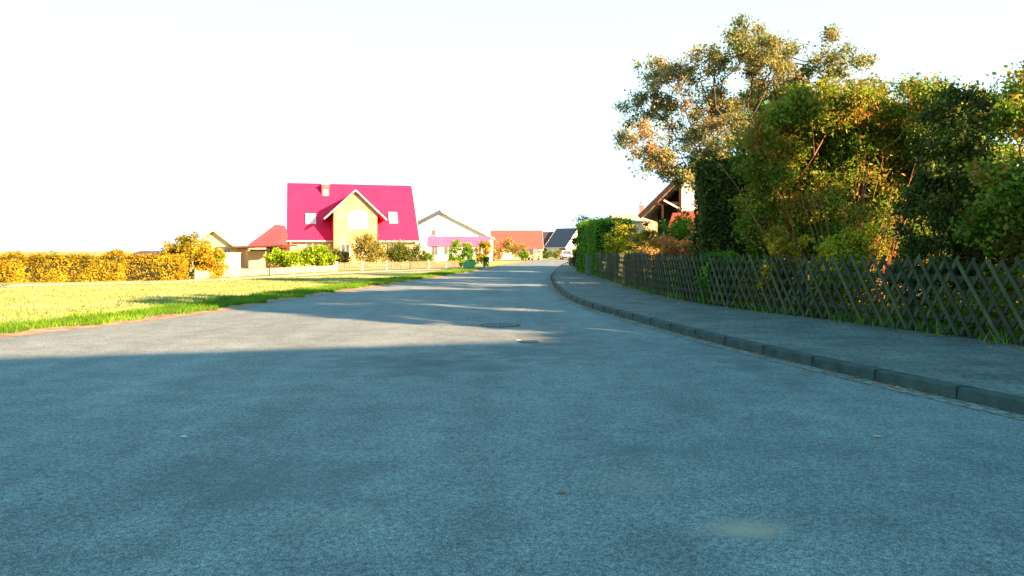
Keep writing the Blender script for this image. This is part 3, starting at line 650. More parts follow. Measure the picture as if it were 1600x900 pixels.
# ------------------------------------------------------------------ houses
def window(parent, x, z, w, h, y, frame=None, pane=None, face=-1, name='window', arch=False, bars=True):
    """window in a wall facing local -y (face=-1) at plane y"""
    fr = MB(); f = face; d0, d1 = sorted((y + f * 0.05, y + f * 0.002)); fm = frame or M['whitepaint']; t = 0.07
    fr.box(x - w / 2, x + w / 2, d0, d1, z, z + t, fm); fr.box(x - w / 2, x + w / 2, d0, d1, z + h - t, z + h, fm)
    fr.box(x - w / 2, x - w / 2 + t, d0, d1, z + t, z + h - t, fm); fr.box(x + w / 2 - t, x + w / 2, d0, d1, z + t, z + h - t, fm)
    if bars: fr.box(x - .03, x + .03, d0, d1, z + t, z + h - t, fm)
    if arch:
        r = w / 2; n = 10; pts = [(x + r * math.cos(a), z + h + .45 * r * math.sin(a)) for a in [PI * i / n for i in range(n + 1)]]; fr.prism(pts, d0, d1, 'y', fm)
    fr.box(x - w / 2 - .06, x + w / 2 + .06, y - .12 if f < 0 else y + .002, y - .002 if f < 0 else y + .12, z - .07, z - .002, fm)
    o = fr.build(name, parent)
    p = MB(); e = sorted((y + f * 0.03, y + f * 0.003)); p.box(x - w / 2 + t, x + w / 2 - t, e[0], e[1], z + t, z + h - t, pane or M['glass']); p.build('pane', o)
    return o

def gable_x(root, x0, x1, y0, y1, ze, zr, wall, roof, over=0.4, verge=0.3, thick=0.16, trim=None, roofname='roof'):
    """ridge along x; walls box with gables on the x ends"""
    ym = (y0 + y1) / 2; b = MB(); b.prism([(y0, 0), (y1, 0), (y1, ze), (ym, zr - .1), (y0, ze)], x0, x1, 'x', wall); b.build('wall', root)
    sl = (zr - ze) / (ym - y0); r = MB(); ya, yb = y0 - over, y1 + over; za = ze - sl * over
    r.prism([(ya, za), (ym, zr), (yb, za), (yb, za + thick), (ym, zr + thick), (ya, za + thick)], x0 - verge, x1 + verge, 'x', roof); ro = r.build(roofname, root)
    if trim:
        q = MB(); q.box(x0 - verge, x1 + verge, ya - .1, ya - .003, za - .02, za + .1, trim); q.build('gutter', root)
        for xx in (x0 - verge, x1 + verge):
            v = MB(); dx = -.05 if xx < (x0 + x1) / 2 else .002
            v.prism([(ya, za - .05), (ym, zr - .05), (yb, za - .05), (yb, za + thick + .03), (ym, zr + thick + .03), (ya, za + thick + .03)], xx + dx, xx + dx + .048, 'x', trim); v.build('bargeboard', root)
    return ro

def gable_y(root, x0, x1, y0, y1, ze, zr, wall, roof, over=0.4, verge=0.4, thick=0.16, trim=None, z0=0, xr=None):
    """ridge along y; gable faces the street"""
    xm = (x0 + x1) / 2 if xr is None else xr; b = MB(); b.prism([(x0, z0), (x1, z0), (x1, ze), (xm, zr - .1), (x0, ze)], y0, y1, 'y', wall); b.build('wall', root)
    s0 = (zr - ze) / (xm - x0); s1 = (zr - ze) / (x1 - xm); r = MB(); za, zb = ze - s0 * over, ze - s1 * over
    poly = [(x0 - over, za), (xm, zr), (x1 + over, zb), (x1 + over, zb + thick), (xm, zr + thick), (x0 - over, za + thick)]
    r.prism(poly, y0 - verge, y1, 'y', roof); ro = r.build('roof', root)
    if trim:
        poly = [(x0 - over - .02, za - .06), (xm, zr - .06), (x1 + over + .02, zb - .06), (x1 + over + .02, zb + thick + .03), (xm, zr + thick + .03), (x0 - over - .02, za + thick + .03)]
        v = MB(); v.prism(poly, y0 - verge - .05, y0 - verge - .002, 'y', trim); v.build('bargeboard', root)
    return ro

def chimney(root, x, y, z0, z1, w, m, cap=True):
    b = MB(); b.box(x - w / 2, x + w / 2, y - w / 2, y + w / 2, z0, z1, m)
    c = b.build('chimney', root)
    k = MB(); k.box(x - w / 2 - .06, x + w / 2 + .06, y - w / 2 - .06, y + w / 2 + .06, z1 + .001, z1 + .1, M['greytrim']); k.tube((x, y, z1 + .1), (x, y, z1 + .4), .1, .08, M['greytrim']); k.build('chimney_cap', c)

# magenta-roofed house: front-left corner of the main wall at px 450
HY = 70.0
h = thing('house', 'yellow brick house with bright magenta tiled roof and front gable', 'house', (PX(452, HY), HY, 0), math.radians(16))
W = 11.7; ze, zr, D = 2.75, 7.95, 9.6
gable_x(h, 0.1, W, 0, D, ze, zr, M['yellowwall'], M['magenta'], 0.45, 0.35, 0.16, M['pinktrim'])
# front gable (projection): peak px 552, walls px 520..587
gx0, gx1 = 3.95, 7.9; gm = 5.9; gz = 6.95; gy = -1.5
b = MB(); b.prism([(gx0, 0), (gx1, 0), (gx1, 5.05), (gm, gz - .1), (gx0, 5.05)], gy, 3.2, 'y', M['yellowwall']); b.build('gable_wall', h)
sl = 0.95; ov = 0.85; mslope = (zr - ze) / (D / 2); b = MB()
for sg in (-1, 1):
    xe = (gx0 - ov) if sg < 0 else (gx1 + ov); zz = gz - sl * abs(gm - xe)
    b.add([(gm, gy - .35, gz), (xe, gy - .35, zz), (xe, (zz - ze) / mslope + .1, zz), (gm, (gz - ze) / mslope + .1, gz), (gm, gy - .35, gz + .14), (xe, gy - .35, zz + .14), (xe, (zz - ze) / mslope + .3, zz + .14), (gm, (gz - ze) / mslope + .3, gz + .14)],
          [[0, 1, 2, 3], [4, 7, 6, 5], [0, 4, 5, 1], [1, 5, 6, 2], [2, 6, 7, 3]], M['magenta'])
b.build('gable_roof', h)
b = MB()
for sg in (-1, 1):
    xe = (gx0 - ov - .02) if sg < 0 else (gx1 + ov + .02); zz = gz - sl * abs(gm - xe)
    b.bar((gm, gy - .38, gz + .06), (xe, gy - .38, zz + .06), 0.05, 0.12, M['pinktrim'], (0, 0, 1))
b.build('bargeboard', h)
window(h, 6.1, 3.55, 1.75, 1.25, gy, M['whitepaint'], M['paleglass'], arch=True)
window(h, 5.0, 0.9, 0.9, 1.2, gy); window(h, 7.0, .9, .9, 1.2, gy)
window(h, 2.1, 0.95, 1.3, 1.2, 0); window(h, 9.6, 0.95, 1.5, 1.2, 0)
slope = (zr - ze) / (D / 2)
def skylight(root, x, z, w, hh):
    y = (z - ze) / slope; y2 = (z + hh - ze) / slope; n = Vector((0, -slope, 1)).normalized() * 0.22
    f = MB(); q = MB()
    def quad(b, x0, x1, s0, s1, lift, m):
        p = [Vector((x0, y + (y2 - y) * s0, z + hh * s0)), Vector((x1, y + (y2 - y) * s0, z + hh * s0)), Vector((x1, y + (y2 - y) * s1, z + hh * s1)), Vector((x0, y + (y2 - y) * s1, z + hh * s1))]
        a = [v + n * lift for v in p]; b.add([tuple(v) for v in p + a], [[4, 5, 6, 7], [0, 1, 5, 4], [1, 2, 6, 5], [2, 3, 7, 6], [3, 0, 4, 7]], m)
    quad(f, x - w / 2, x + w / 2, 0, 1, 1.15, M['whitepaint']); o = f.build('skylight', root)
    quad(q, x - w / 2 + .1, x + w / 2 - .1, .1, .9, 1.3, M['paleglass']); q.build('pane', o)
skylight(h, 1.95, 3.85, .95, .95); skylight(h, 9.75, 4.0, .85, 1.05)
chimney(h, 3.4, 4.0, 5.8, 7.9, .72, M['chimney'])
b = MB(); b.box(3.16, 3.64, 3.60, 3.635, 6.75, 7.45, M['greytrim']); b.build('chimney_hatch', h)
b = MB(); b.tube((0.1, -.42, 0), (0.1, -.42, 2.3), .05, .05, M['pinktrim']); b.build('downpipe', h)

# red annex left behind
h = thing('house', 'low house with red hipped roof left of the magenta roof', 'house', (PX(380, 66.5), 66.5, 0), 0)
b = MB(); b.box(.3, 2.85, .3, 4.6, 0, 1.6, M['brick']); b.build('wall', h)
b = MB(); b.add([(0, 0, 1.62), (2.95, 0, 1.62), (2.95, 4.9, 1.62), (0, 4.9, 1.62), (2.1, 2.4, 3.8), (2.95, 2.4, 3.68)], [[0, 1, 5, 4], [1, 2, 5], [2, 3, 4, 5], [3, 0, 4], [3, 2, 1, 0]], M['redroof']); b.build('roof', h)
b = MB(); b.box(-.02, 2.95, -.12, -.004, 1.54, 1.66, M['pinktrim']); b.build('gutter', h)
window(h, 1.9, .6, .8, .8, .3)
# carport
h = thing('carport', 'dark brown timber carport between the cream and magenta roofed houses', 'carport', (PX(340, 60), 60, 0))
b = MB(); b.add([(-.1, 0, 1.58), (5.2, 0, 1.78), (5.2, 4, 1.78), (-.1, 4, 1.58), (-.1, 0, 1.7), (5.2, 0, 1.92), (5.2, 4, 1.92), (-.1, 4, 1.7)], [[3, 2, 1, 0], [4, 5, 6, 7], [0, 1, 5, 4], [1, 2, 6, 5], [2, 3, 7, 6], [3, 0, 4, 7]], M['brownwood']); b.build('roof', h)
for x in (1.55, 3.95):
    b = MB(); b.box(x - .1, x + .1, .1, .3, 0, 1.6, M['darktrim']); b.build('post', h)
b = MB(); b.box(3.2, 5.1, 2.0, 2.1, 0, 1.7, M['brownwood']); b.build('back_panel', h)
b = MB(); b.box(1.7, 3.1, 2.0, 2.1, 0, 1.4, M['peachwall']); b.build('side_panel', h)
# cream gable house
h = thing('house', 'cream gabled house behind the round golden tree', 'house', (PX(300, 62), 62, 0))
gable_y(h, 0, 3.7, 0, 3, 1.65, 3.05, M['creamwall'], M['paleroof'], .15, .3, .1, M['greytrim'], xr=1.85)
window(h, 2.9, .8, .6, .8, 0)
t = thing('garden_wall', 'sunlit cream garden wall beside the round golden tree', 'wall', (PX(343, 44), 44, 0)); b = MB(); b.box(0, 1.15, 0, .2, 0, 1.25, M['whitewall'], .01); b.build('panel', t)
b = MB(); b.box(-.04, 1.19, -.03, .23, 1.25, 1.32, M['paleroof'], .01); b.build('coping', t)
# far left low roof
h = thing('house', 'distant low grey pink roof above the orange hedge at far left', 'house', (PX(204, 95), 95, 0)); gable_x(h, 0, 7, 0, 6, .8, 1.32, M['brick'], M['brownroof'], .2, .2, .08)

# white gabled house
h = thing('house', 'wide white gabled house right of the magenta roof', 'house', (PX(690, 95), 95, 0))
gable_y(h, -6.2, 6.2, 0, 10, 3.1, 6.2, M['whitewall'], M['paleroof'], .3, .35, .16, None, xr=0)
b = MB(); b.bar((-6.6, -.42, 2.95), (-.05, -.42, 6.3), .06, .5, M['slate'], (0, 0, 1)); b.build('bargeboard', h)
b = MB(); b.bar((6.6, -.42, 2.95), (.05, -.42, 6.3), .06, .2, M['pinktrim'], (0, 0, 1)); b.build('bargeboard', h)
window(h, -1.0, 3.3, .55, .75, 0, M['greytrim'], M['glass'], bars=False)
window(h, 3.4, 1.2, 1.2, 1.2, 0)
chimney(h, 3.2, 2.6, 4.2, 5.2, .5, M['paleroof'])
# pink-roofed annex
h = thing('house', 'low white annex with dusty pink roof in front of the white gable', 'annex', (PX(668, 84), 84, 0), math.radians(2))
gable_x(h, .1, 6.7, 0, 4, 2.05, 2.95, M['whitewall'], M['pinkroof'], .25, .2, .12, None)
window(h, .8, .9, .7, 1.0, 0, M['greytrim']); window(h, 2.3, .9, 1.1, 1.0, 0); window(h, 5.6, .9, .8, 1, 0)
b = MB(); b.box(4.0, 5.0, -.06, -.003, 0, 1.9, M['greytrim']); b.build('door', h)
# orange-roofed long house
h = thing('house', 'long low house with orange tiled roof across the bend', 'house', (PX(766, 122), 122, 0), math.radians(0))
gable_x(h, .1, 8.4, 0, 8, 1.75, 4.65, M['peachwall'], M['orangeroof'], .35, .15, .14, M['pinktrim'])
b = MB(); b.box(1.6, 3.5, -.06, -.003, 0, 1.6, M['whitewall']); b.build('garage_door', h)
window(h, 5.2, .7, .8, .9, 0); window(h, 6.9, .7, .8, .9, 0)
# dark-roofed pair
h = thing('house', 'dark brown roofed house left of the slate roofed house', 'house', (PX(834, 172), 172, 0), math.radians(-30))
gable_x(h, 0, 4.2, 0, 6, 1.9, 5.6, M['brownwood'], M['brownroof'], .4, .3, .15, M['darktrim']); window(h, 1.5, .6, .9, .9, 0)
h = thing('house', 'slate roofed house with white gable beside the far road', 'house', (PX(854, 170), 170, 0), math.radians(-50))
gable_x(h, 0, 6.4, 0, 6.6, 2.6, 6.3, M['whitewall'], M['slate'], .5, .3, .16, M['whitepaint'])
window(h, 1.2, .6, .8, 1.0, 0); window(h, 3.0, .6, .8, 1.0, 0)
b = MB(); b.box(4.2, 6.2, -.06, -.003, 0, 2.2, M['barkor']); b.build('door', h)
for yy, zz in ((1.8, 1.0), (4.8, 1.0), (3.3, 3.4)):
    b = MB(); b.box(6.403, 6.44, yy - .4, yy + .4, zz, zz + 1, M['glass']); b.build('window', h)
h = thing('house', 'tan gabled house at the far right of the road end', 'house', (PX(890, 205), 205, 0), math.radians(0))
gable_y(h, 0, 4.6, 0, 8, 2.8, 5.2, M['creamwall'], M['brownroof'], .4, .4, .16, M['darktrim']); window(h, 1.6, 1.0, .8, 1.1, 0); window(h, 2.9, 1.0, .8, 1.1, 0)
# half-timbered house behind the right gardens (gable to the street)
HH = 46.0; s = HH / 1181
h = thing('house', 'white house with dark timber gable half hidden behind the autumn tree', 'house', (PX(1012, HH), HH, 0.1), math.radians(-17))
xr = 3.9; x1 = 8.0; zr_ = 7.45; ze_ = 3.7
b = MB(); b.prism([(2.0, 0), (x1, 0), (x1, ze_), (xr, zr_ - .25), (2.0, ze_ + 1.6)], 0, 9, 'y', M['whitewall']); b.build('wall', h)
b = MB(); b.prism([(0.3, 0), (1.998, 0), (1.998, ze_ + 1.55), (.3, ze_)], 2.6, 9, 'y', M['darktrim']); b.build('recessed_wall', h)  # dark colour stands in for the shadow under the roof verge
sl_ = (zr_ - ze_) / xr
b = MB(); b.prism([(-.35, ze_ - sl_ * .35), (xr, zr_), (x1 + .4, ze_ - sl_ * .4), (x1 + .4, ze_ - sl_ * .4 + .18), (xr, zr_ + .18), (-.35, ze_ - sl_ * .35 + .18)], -.9, 9.3, 'y', M['paleroof']); b.build('roof', h)
b = MB(); b.bar((-.4, -.95, ze_ - sl_ * .4), (xr, -.95, zr_ + .1), .07, .26, M['darktrim']); b.bar((x1 + .45, -.95, ze_ - sl_ * .4), (xr, -.95, zr_ + .1), .07, .26, M['darktrim']); b.build('bargeboard', h)
b = MB()
b.bar((.25, -.1, 4.15), (2.0, -.1, 4.15), .12, .18, M['darktrim']); b.bar((.9, -.1, 3.0), (.9, -.1, 4.5), .12, .12, M['darktrim']); b.bar((1.95, -.12, 2.0), (1.95, -.12, 5.3), .12, .14, M['darktrim']); b.build('timber_frame', h)
b = MB(); b.bar((1.0, -.2, 4.35), (2.05, -.2, 3.75), .1, .1, M['whitepaint']); b.build('brace', h)
window(h, 3.4, 4.2, 1.0, 1.1, 0, M['darktrim']); window(h, 5.6, 4.2, 1.0, 1.1, 0, M['darktrim'])
b = MB(); b.prism([(-3.0, 2.6), (0.0, 3.65), (0.0, 3.8), (-3.0, 2.75)], .9, 0, 'x', M['orangeroof']) if False else None
b = MB(); b.add([(1.5, -3.2, 2.55), (5.5, -3.2, 3.0), (5.5, -.02, 3.95), (1.5, -.02, 3.6), (1.5, -3.2, 2.43), (5.5, -3.2, 2.88)], [[0, 1, 2, 3], [4, 5, 1, 0]], M['orangeroof']); b.build('lean_to_roof', h)
b = MB(); b.box(1.7, 5.3, -3.0, -2.9, 0, 2.5, M['brick']); b.build('lean_to_wall', h)
h = thing('house', 'tan roofed outbuilding left of the dark timber gable', 'outbuilding', (PX(962, 58), 58, 0.1)); gable_x(h, 0, 3.4, 0, 5, 3.5, 4.15, M['creamwall'], M['paleroof'], .1, .1, .1)
chimney(h, 2.4, 2.4, 4.0, 4.9, .3, M['chimney'])

# ------------------------------------------------------------------ left planting and fences
hedge('orange_hedge', 'low orange hedge along the footpath at far left', (-25.1, 33.6, 0), math.radians(13), 19.5, 1.6, 1.0, 80000, 0.085, LM['orange'], 41, rough=.12)
rl = np.random.default_rng(44); s = 38 / 1181
L = [(275, 400, 28), (300, 393, 28), (322, 405, 24), (262, 415, 24), (300, 420, 30), (285, 388, 22), (330, 420, 24), (280, 425, 24)]
tree('golden_tree', 'round golden tree at the end of the orange hedge', 'tree', (PX(295, 38), 38, 0), [((px - 295) * s, rl.normal(0, .2), CAMH + (392 - py) * s, rp * s, rp * s, rp * s) for px, py, rp in L], 200, 26000, .09, .13, LM['golden'], M['bark'], .35, .007, seed=45, bias=.35)
pb_('yellow_bush', 'loose yellow bush right of the round golden tree', 342, 41, 40, 384, 3500, .08, LM['lime'], 46, z=0)
pb_('red_bush', 'small reddish bush top behind the golden tree', 318, 50, 34, 372, 2000, .1, LM['rust'], 47, z=0)
pb_('lime_bush', 'bright lime bush left in front of the magenta roofed house', 443, 55, 56, 384, 9000, .12, LM['lime'], 51, z=0)
pb_('lime_bush', 'bright lime bush right in front of the magenta roofed house', 492, 56, 58, 383, 9000, .12, LM['lime'], 52, z=0)
pb_('tan_tree', 'tan leaved small tree before the front gable', 572, 59, 66, 360, 7000, .11, LM['tan'], 53, z=0, nb=110, cat='tree')
pb_('tan_bush', 'olive tan bush left of the tan leaved small tree', 528, 60, 44, 388, 3000, .11, LM['tan'], 57, z=0)
pb_('dark_bush', 'dark green bush at the right corner of the magenta roofed house', 634, 61, 72, 381, 6500, .11, LM['dark'], 54, z=0)
pb_('tan_bush', 'yellow brown bush before the right wall of the magenta roofed house', 612, 64, 60, 378, 3500, .11, LM['tan'], 58, z=0)
pb_('green_bush', 'green bush left of the pink roofed annex', 668, 63, 30, 392, 2200, .11, LM['green'], 59, z=0)
for i, (px, top, w, lab) in enumerate(((712, 374, 26, 'left dark green cypress before the pink roofed annex'), (732, 378, 26, 'right dark green cypress before the pink roofed annex'))):
    s = 64 / 1181; hh = CAMH + (392 - top) * s; r = w * s / 2
    tree('cypress', lab, 'conifer', (PX(px, 64), 64, 0), [(0, 0, hh * f, r * (1.05 - .75 * f) + .1, r * (1.05 - .75 * f) + .1, hh * .16) for f in (.2, .4, .6, .8)], 90, 5000, .1, .1, LM['hedge'], M['bark'], .3, .006, seed=60 + i, crown='foliage', bias=.3)
pb_('yellow_bush', 'golden yellow bush right of the green cypresses', 756, 64, 34, 376, 3600, .11, LM['golden'], 55, z=0)
pb_('yellow_bush', 'small bright yellow bush at the road edge', 757, 60, 18, 399, 900, .1, LM['lime'], 56, z=0)
for px, Y, w, top, lm, sd, lab in ((793, 108, 52, 370, 'tan', 71, 'orange brown tree before the orange roofed house'), (815, 112, 26, 382, 'brown', 72, 'brown tree before the right of the orange roofed house'), (774, 104, 24, 392, 'brown', 73, 'dark red shrub at the left of the peach garage'), (818, 106, 14, 392, 'green', 74, 'green shrub beside the parked dark green car'), (856, 135, 26, 392, 'dark', 75, 'dark shrub below the brown roofed house'), (872, 140, 18, 391, 'tan', 76, 'tan shrub below the slate roofed house'), (903, 130, 22, 387, 'green', 77, 'pale green shrub by the far bin')):
    pb_('roadside_tree' if w > 24 and top < 385 else 'roadside_shrub', lab, px, Y, w, top, 3000, .17, LM[lm], sd, z=0, nb=60, cat='tree' if top < 385 else 'shrub')

def rail_fence(name, label, pts, h, wood, postm, gap=1.9, pickets=True):
    t = thing(name, label, 'fence', (pts[0][0], pts[0][1], 0)); o = Vector((pts[0][0], pts[0][1], 0))
    pk = MB(); rl_ = MB()
    for (x0, y0), (x1, y1) in zip(pts, pts[1:]):
        a = Vector((x0, y0, 0)) - o; c = Vector((x1, y1, 0)) - o; L_ = (c - a).length; d = (c - a).normalized(); nrm = Vector((d.y, -d.x, 0))
        if nrm.y > 0: nrm = -nrm
        for z in (h * .25, h * .75): rl_.bar(a + Vector((0, 0, z)), c + Vector((0, 0, z)), .03, .07, wood)
        k = 0.0
        while pickets and k < L_:
            p = a + d * k + nrm * .03; pk.bar(p + Vector((0, 0, .05)), p + Vector((0, 0, h * random.uniform(.96, 1.03))), .09, .02, wood, nrm); k += .14
        n = max(1, int(L_ / gap))
        for i in range(n + 1):
            p = a + d * (L_ * i / n); b = MB(); b.box(p.x - .05, p.x + .05, p.y - .05, p.y + .05, 0, h * 1.12, postm, .006); b.build('post', t)
    rl_.build('rails', t)
    if pickets: pk.build('pickets', t)
rail_fence('picket_fence', 'low pale pinkish picket fence before the carport', [(PX(307, 36.5), 36.5), (PX(420, 43), 43), (PX(522, 51), 51)], .42, M['palewood'], M['whitepost'], 2.4)
rail_fence('garden_fence', 'grey brown garden fence with pale posts before the dark bushes', [(PX(526, 52), 52), (PX(640, 57), 57), (PX(722, 64), 64)], .6, M['greywood'], M['whitepost'], 2.0)
t = thing('utility_box', 'green utility cabinet at the end of the garden fence', 'cabinet', (PX(733, 60), 60, 0)); b = MB(); b.box(-.45, .45, -.15, .15, .05, .66, M['greenbox'], .02); b.build('cabinet_body', t); b = MB(); b.box(-.49, .49, -.19, .19, .662, .72, M['greenbox'], .01); b.build('lid', t)

# ------------------------------------------------------------------ cars and bin
def car(label, loc, rz, paint, L=4.2, W=1.7, H=1.42, group=None):
    t = thing('parked_car', label, 'car', loc, rz, group)   # nose towards local -y
    hw = W / 2; b = MB()
    # cross sections along y: (y, z_low, z_belt, halfwidth)
    S = [(-L / 2, .32, .58, hw * .80), (-L / 2 + .12, .24, .70, hw * .93), (-L / 2 + 1.0, .22, .86, hw), (-L / 2 + 1.3, .22, .90, hw), (L / 2 - .8, .22, .94, hw), (L / 2 - .12, .26, .92, hw * .95), (L / 2, .36, .78, hw * .86)]
    vs = []
    for y, z0, z1, w in S: vs += [(-w * .93, y, z0), (w * .93, y, z0), (w, y, (z0 + z1) / 2), (w * .93, y, z1), (-w * .93, y, z1), (-w, y, (z0 + z1) / 2)]
    fs = [[0, 1, 2, 3, 4, 5][::1], [36 + i for i in (5, 4, 3, 2, 1, 0)]]
    for i in range(len(S) - 1):
        for j in range(6): a = i * 6 + j; c = i * 6 + (j + 1) % 6; fs.append([a, a + 6, c + 6, c])
    b.add(vs, fs, paint); b.build('body', t)
    b = MB(); y0, y1, y2, y3 = -L / 2 + .95, -L / 2 + 1.65, L / 2 - 1.1, L / 2 - .35; w0, w1 = hw * .92, hw * .74; zb = .88
    vs = [(-w0, y0, zb), (w0, y0, zb), (w0, y3, zb), (-w0, y3, zb), (-w1, y1, H), (w1, y1, H), (w1, y2, H), (-w1, y2, H)]
    b.add(vs, [[0, 1, 5, 4], [1, 2, 6, 5], [2, 3, 7, 6], [3, 0, 4, 7]], M['glass']); b.build('windows', t)
    b = MB(); b.add([(-w1 * 1.02, y1 - .04, H + .002), (w1 * 1.02, y1 - .04, H + .002), (w1 * 1.02, y2 + .04, H + .002), (-w1 * 1.02, y2 + .04, H + .002), (-w1 * .8, y1 + .15, H + .05), (w1 * .8, y1 + .15, H + .05), (w1 * .8, y2 - .15, H + .05), (-w1 * .8, y2 - .15, H + .05)], [[4, 5, 6, 7], [0, 1, 5, 4], [1, 2, 6, 5], [2, 3, 7, 6], [3, 0, 4, 7], [3, 2, 1, 0]], paint)
    for sx in (-1, 1):
        b.bar((sx * w0, y0, zb), (sx * w1, y1, H), .06, .05, paint); b.bar((sx * w0, y3, zb), (sx * w1, y2, H), .1, .05, paint); b.bar((sx * w0 * 1.01, (y0 + y3) / 2, zb), (sx * w1 * 1.02, (y1 + y2) / 2, H), .07, .04, paint)
    b.build('cabin_frame', t)
    for sx in (-1, 1):
        for y in (-L / 2 + .8, L / 2 - .8):
            b = MB(); b.tube((sx * (hw - .2), y, .31), (sx * (hw + .015), y, .31), .31, .31, M['rubber'], 18); w = b.build('wheel', t)
            b = MB(); b.tube((sx * (hw + .016), y, .31), (sx * (hw + .03), y, .31), .19, .17, M['metal'], 14); b.build('rim', w)
        b = MB(); b.box(sx * hw * .66 - .18, sx * hw * .66 + .18, -L / 2 - .02, -L / 2 + .1, .52, .66, M['lamp'], .02); b.build('headlight', t)
    b = MB(); b.box(-hw * .45, hw * .45, -L / 2 - .015, -L / 2 + .05, .46, .60, M['rubber']); b.build('grille', t)
    b = MB(); b.box(-hw * .88, hw * .88, -L / 2 - .05, -L / 2 + .1, .24, .40, M['rubber'], .02); b.build('bumper', t)
car('white car parked facing the camera at the far road end', (PX(885, 122), 122, .02), math.radians(3), M['carwhite'])
car('dark green car parked on the far left road edge', (PX(829, 114), 114, .02), math.radians(-22), M['cargreen'], 4.3, 1.75, 1.65)
t = thing('waste_bin', 'dark upright waste bin on the far right pavement', 'bin', (PX(904, 118), 118, .1))
b = MB(); vs = [(-.24, -.24, .08), (.24, -.24, .08), (.24, .28, .08), (-.24, .28, .08), (-.3, -.3, 1.25), (.3, -.3, 1.25), (.3, .35, 1.25), (-.3, .35, 1.25)]; b.add(vs, [[3, 2, 1, 0], [4, 5, 6, 7], [0, 1, 5, 4], [1, 2, 6, 5], [2, 3, 7, 6], [3, 0, 4, 7]], M['binblack']); b.build('bin_body', t)
b = MB(); b.box(-.33, .33, -.34, .38, 1.252, 1.33, M['binblack'], .02); b.build('lid', t)
for sx in (-1, 1):
    b = MB(); b.tube((sx * .22, .3, .1), (sx * .28, .3, .1), .1, .1, M['rubber'], 12); b.build('wheel', t)
t = thing('antenna_mast', 'thin mast rising left of the orange roofed house', 'mast', (PX(762, 100), 100, 0)); b = MB(); b.tube((0, 0, 0), (0, 0, 5.0), .05, .03, M['greytrim']); b.build('pole', t)

# ------------------------------------------------------------------ neighbours behind the camera (they throw the long shadows over the road)
def back_house(label, loc, rz, W, D, ze, zr):
    h = thing('house', label, 'house', loc, rz); gable_x(h, 0, W, 0, D, ze, zr, M['brick'], M['brownroof'], .4, .3, .16, M['darktrim'])
    window(h, W * .3, 1, 1.2, 1.2, 0); window(h, W * .7, 1, 1.2, 1.2, 0); window(h, W * .3, 1, 1.2, 1.2, D, face=1); window(h, W * .7, 1, 1.2, 1.2, D, face=1)
    b = MB(); b.box(W * .48, W * .48 + 1, -.07, -.003, 0, 2.1, M['brownwood']); b.build('door', h)
back_house('brick house behind the viewer on the right', (14.0, -11.0, 0), math.radians(15), 13, 9, 4.2, 9.0)

for o in col.objects:
    if o.parent is None and 'category' in o:
        g_ = {'cypress': 'cypresses before the pink roofed annex', 'lime_bush': 'lime bushes before the magenta roofed house', 'garden_tree': 'garden trees behind the tall shrubs',
              'tall_shrub': 'tall shrubs behind the lattice fence', 'yellow_bush': 'yellow bushes', 'green_bush': 'green bushes', 'orange_bush': 'orange bushes behind the lattice fence', 'tan_bush': 'tan bushes before the magenta roofed house',
              'roadside_shrub': 'small shrubs along the far road', 'roadside_tree': 'trees before the orange roofed house', 'house': 'houses along the street', 'parked_car': 'cars parked along the far road',
              'manhole_cover': 'iron covers in the road', 'conifer': 'dark conifers'}.get(o.name.split('.')[0])
        if g_: o['group'] = g_

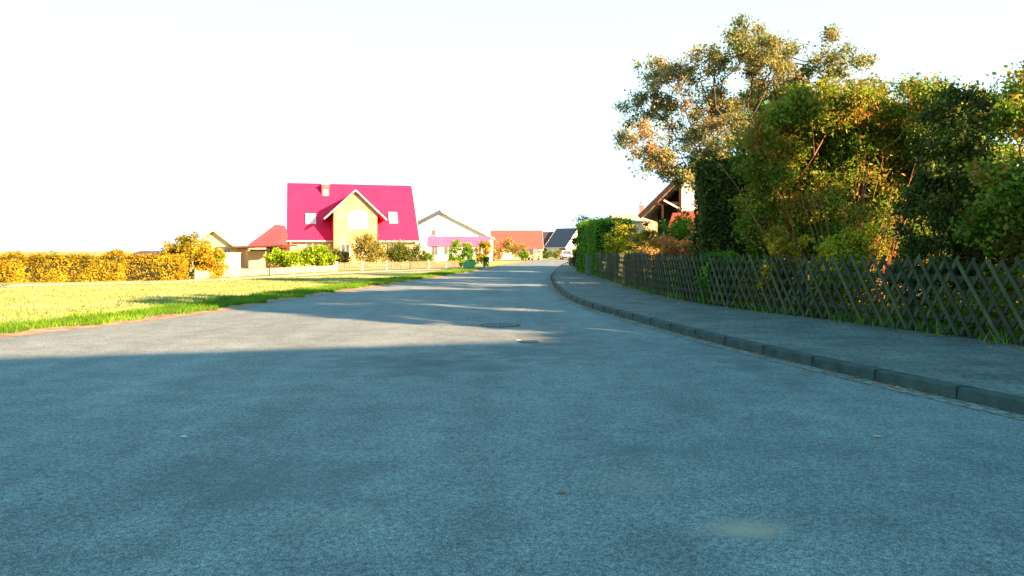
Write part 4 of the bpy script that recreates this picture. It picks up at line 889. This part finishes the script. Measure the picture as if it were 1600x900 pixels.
# ------------------------------------------------------------------ light, sky, camera
SUN_EL = math.radians(19); SD = Vector((0.8, -0.6)).normalized()
sd = Vector((SD.x * math.cos(SUN_EL), SD.y * math.cos(SUN_EL), math.sin(SUN_EL)))
sl_d = bpy.data.lights.new('sun', 'SUN'); sl_d.energy = 34.0; sl_d.angle = math.radians(0.6); sl_d.color = (1.0, 0.58, 0.30)
so = bpy.data.objects.new('sun', sl_d); col.objects.link(so); so.rotation_euler = (-sd).to_track_quat('-Z', 'Y').to_euler(); so.location = (30, -30, 30)

w = bpy.data.worlds.new('World'); bpy.context.scene.world = w; w.use_nodes = True; nt = w.node_tree; nt.nodes.clear()
out = N(nt, 'ShaderNodeOutputWorld'); bg = N(nt, 'ShaderNodeBackground'); link(nt, bg.outputs[0], out.inputs[0])
sky = N(nt, 'ShaderNodeTexSky', sky_type='NISHITA'); sky.sun_disc = False; sky.sun_elevation = SUN_EL; sky.sun_rotation = math.atan2(SD.x, SD.y)
sky.air_density = 1.0; sky.dust_density = 1.0; sky.ozone_density = 1.5
tc = N(nt, 'ShaderNodeTexCoord'); sx = N(nt, 'ShaderNodeSeparateXYZ'); link(nt, tc.outputs['Generated'], sx.inputs[0])
hz = N(nt, 'ShaderNodeMapRange'); hz.interpolation_type = 'SMOOTHSTEP'; hz.inputs[1].default_value = 0.24; hz.inputs[2].default_value = 0.55; hz.inputs[3].default_value = 1.0; hz.inputs[4].default_value = 0.0
link(nt, sx.outputs[2], hz.inputs[0])
SKYK = 0.40
vm = N(nt, 'ShaderNodeVectorMath', operation='SCALE'); tn = mixc(nt, 1.0, sky.outputs[0], (0.66, 1.22, 1.03), 'MULTIPLY'); link(nt, tn, vm.inputs[0]); vm.inputs['Scale'].default_value = SKYK
c = mixc(nt, hz.outputs[0], vm.outputs[0], (1.0, 1.32, 1.42)); link(nt, c, bg.inputs[0]); bg.inputs[1].default_value = 1.0

cd = bpy.data.cameras.new('camera'); cam = bpy.data.objects.new('camera', cd); col.objects.link(cam)
cam.location = (0, 0, CAMH); cam.rotation_euler = (PI / 2, 0, 0); cd.sensor_width = 36; cd.lens = 36 * 1181 / 1600; cd.shift_y = -58 / 1600
cd.clip_end = 5000; cd.clip_start = 0.05
sc = bpy.context.scene; sc.camera = cam
sc.view_settings.view_transform = 'Standard'; sc.view_settings.look = 'None'; sc.view_settings.exposure = 0; sc.view_settings.gamma = 1
sc.cycles.max_bounces = 6; sc.cycles.diffuse_bounces = 3
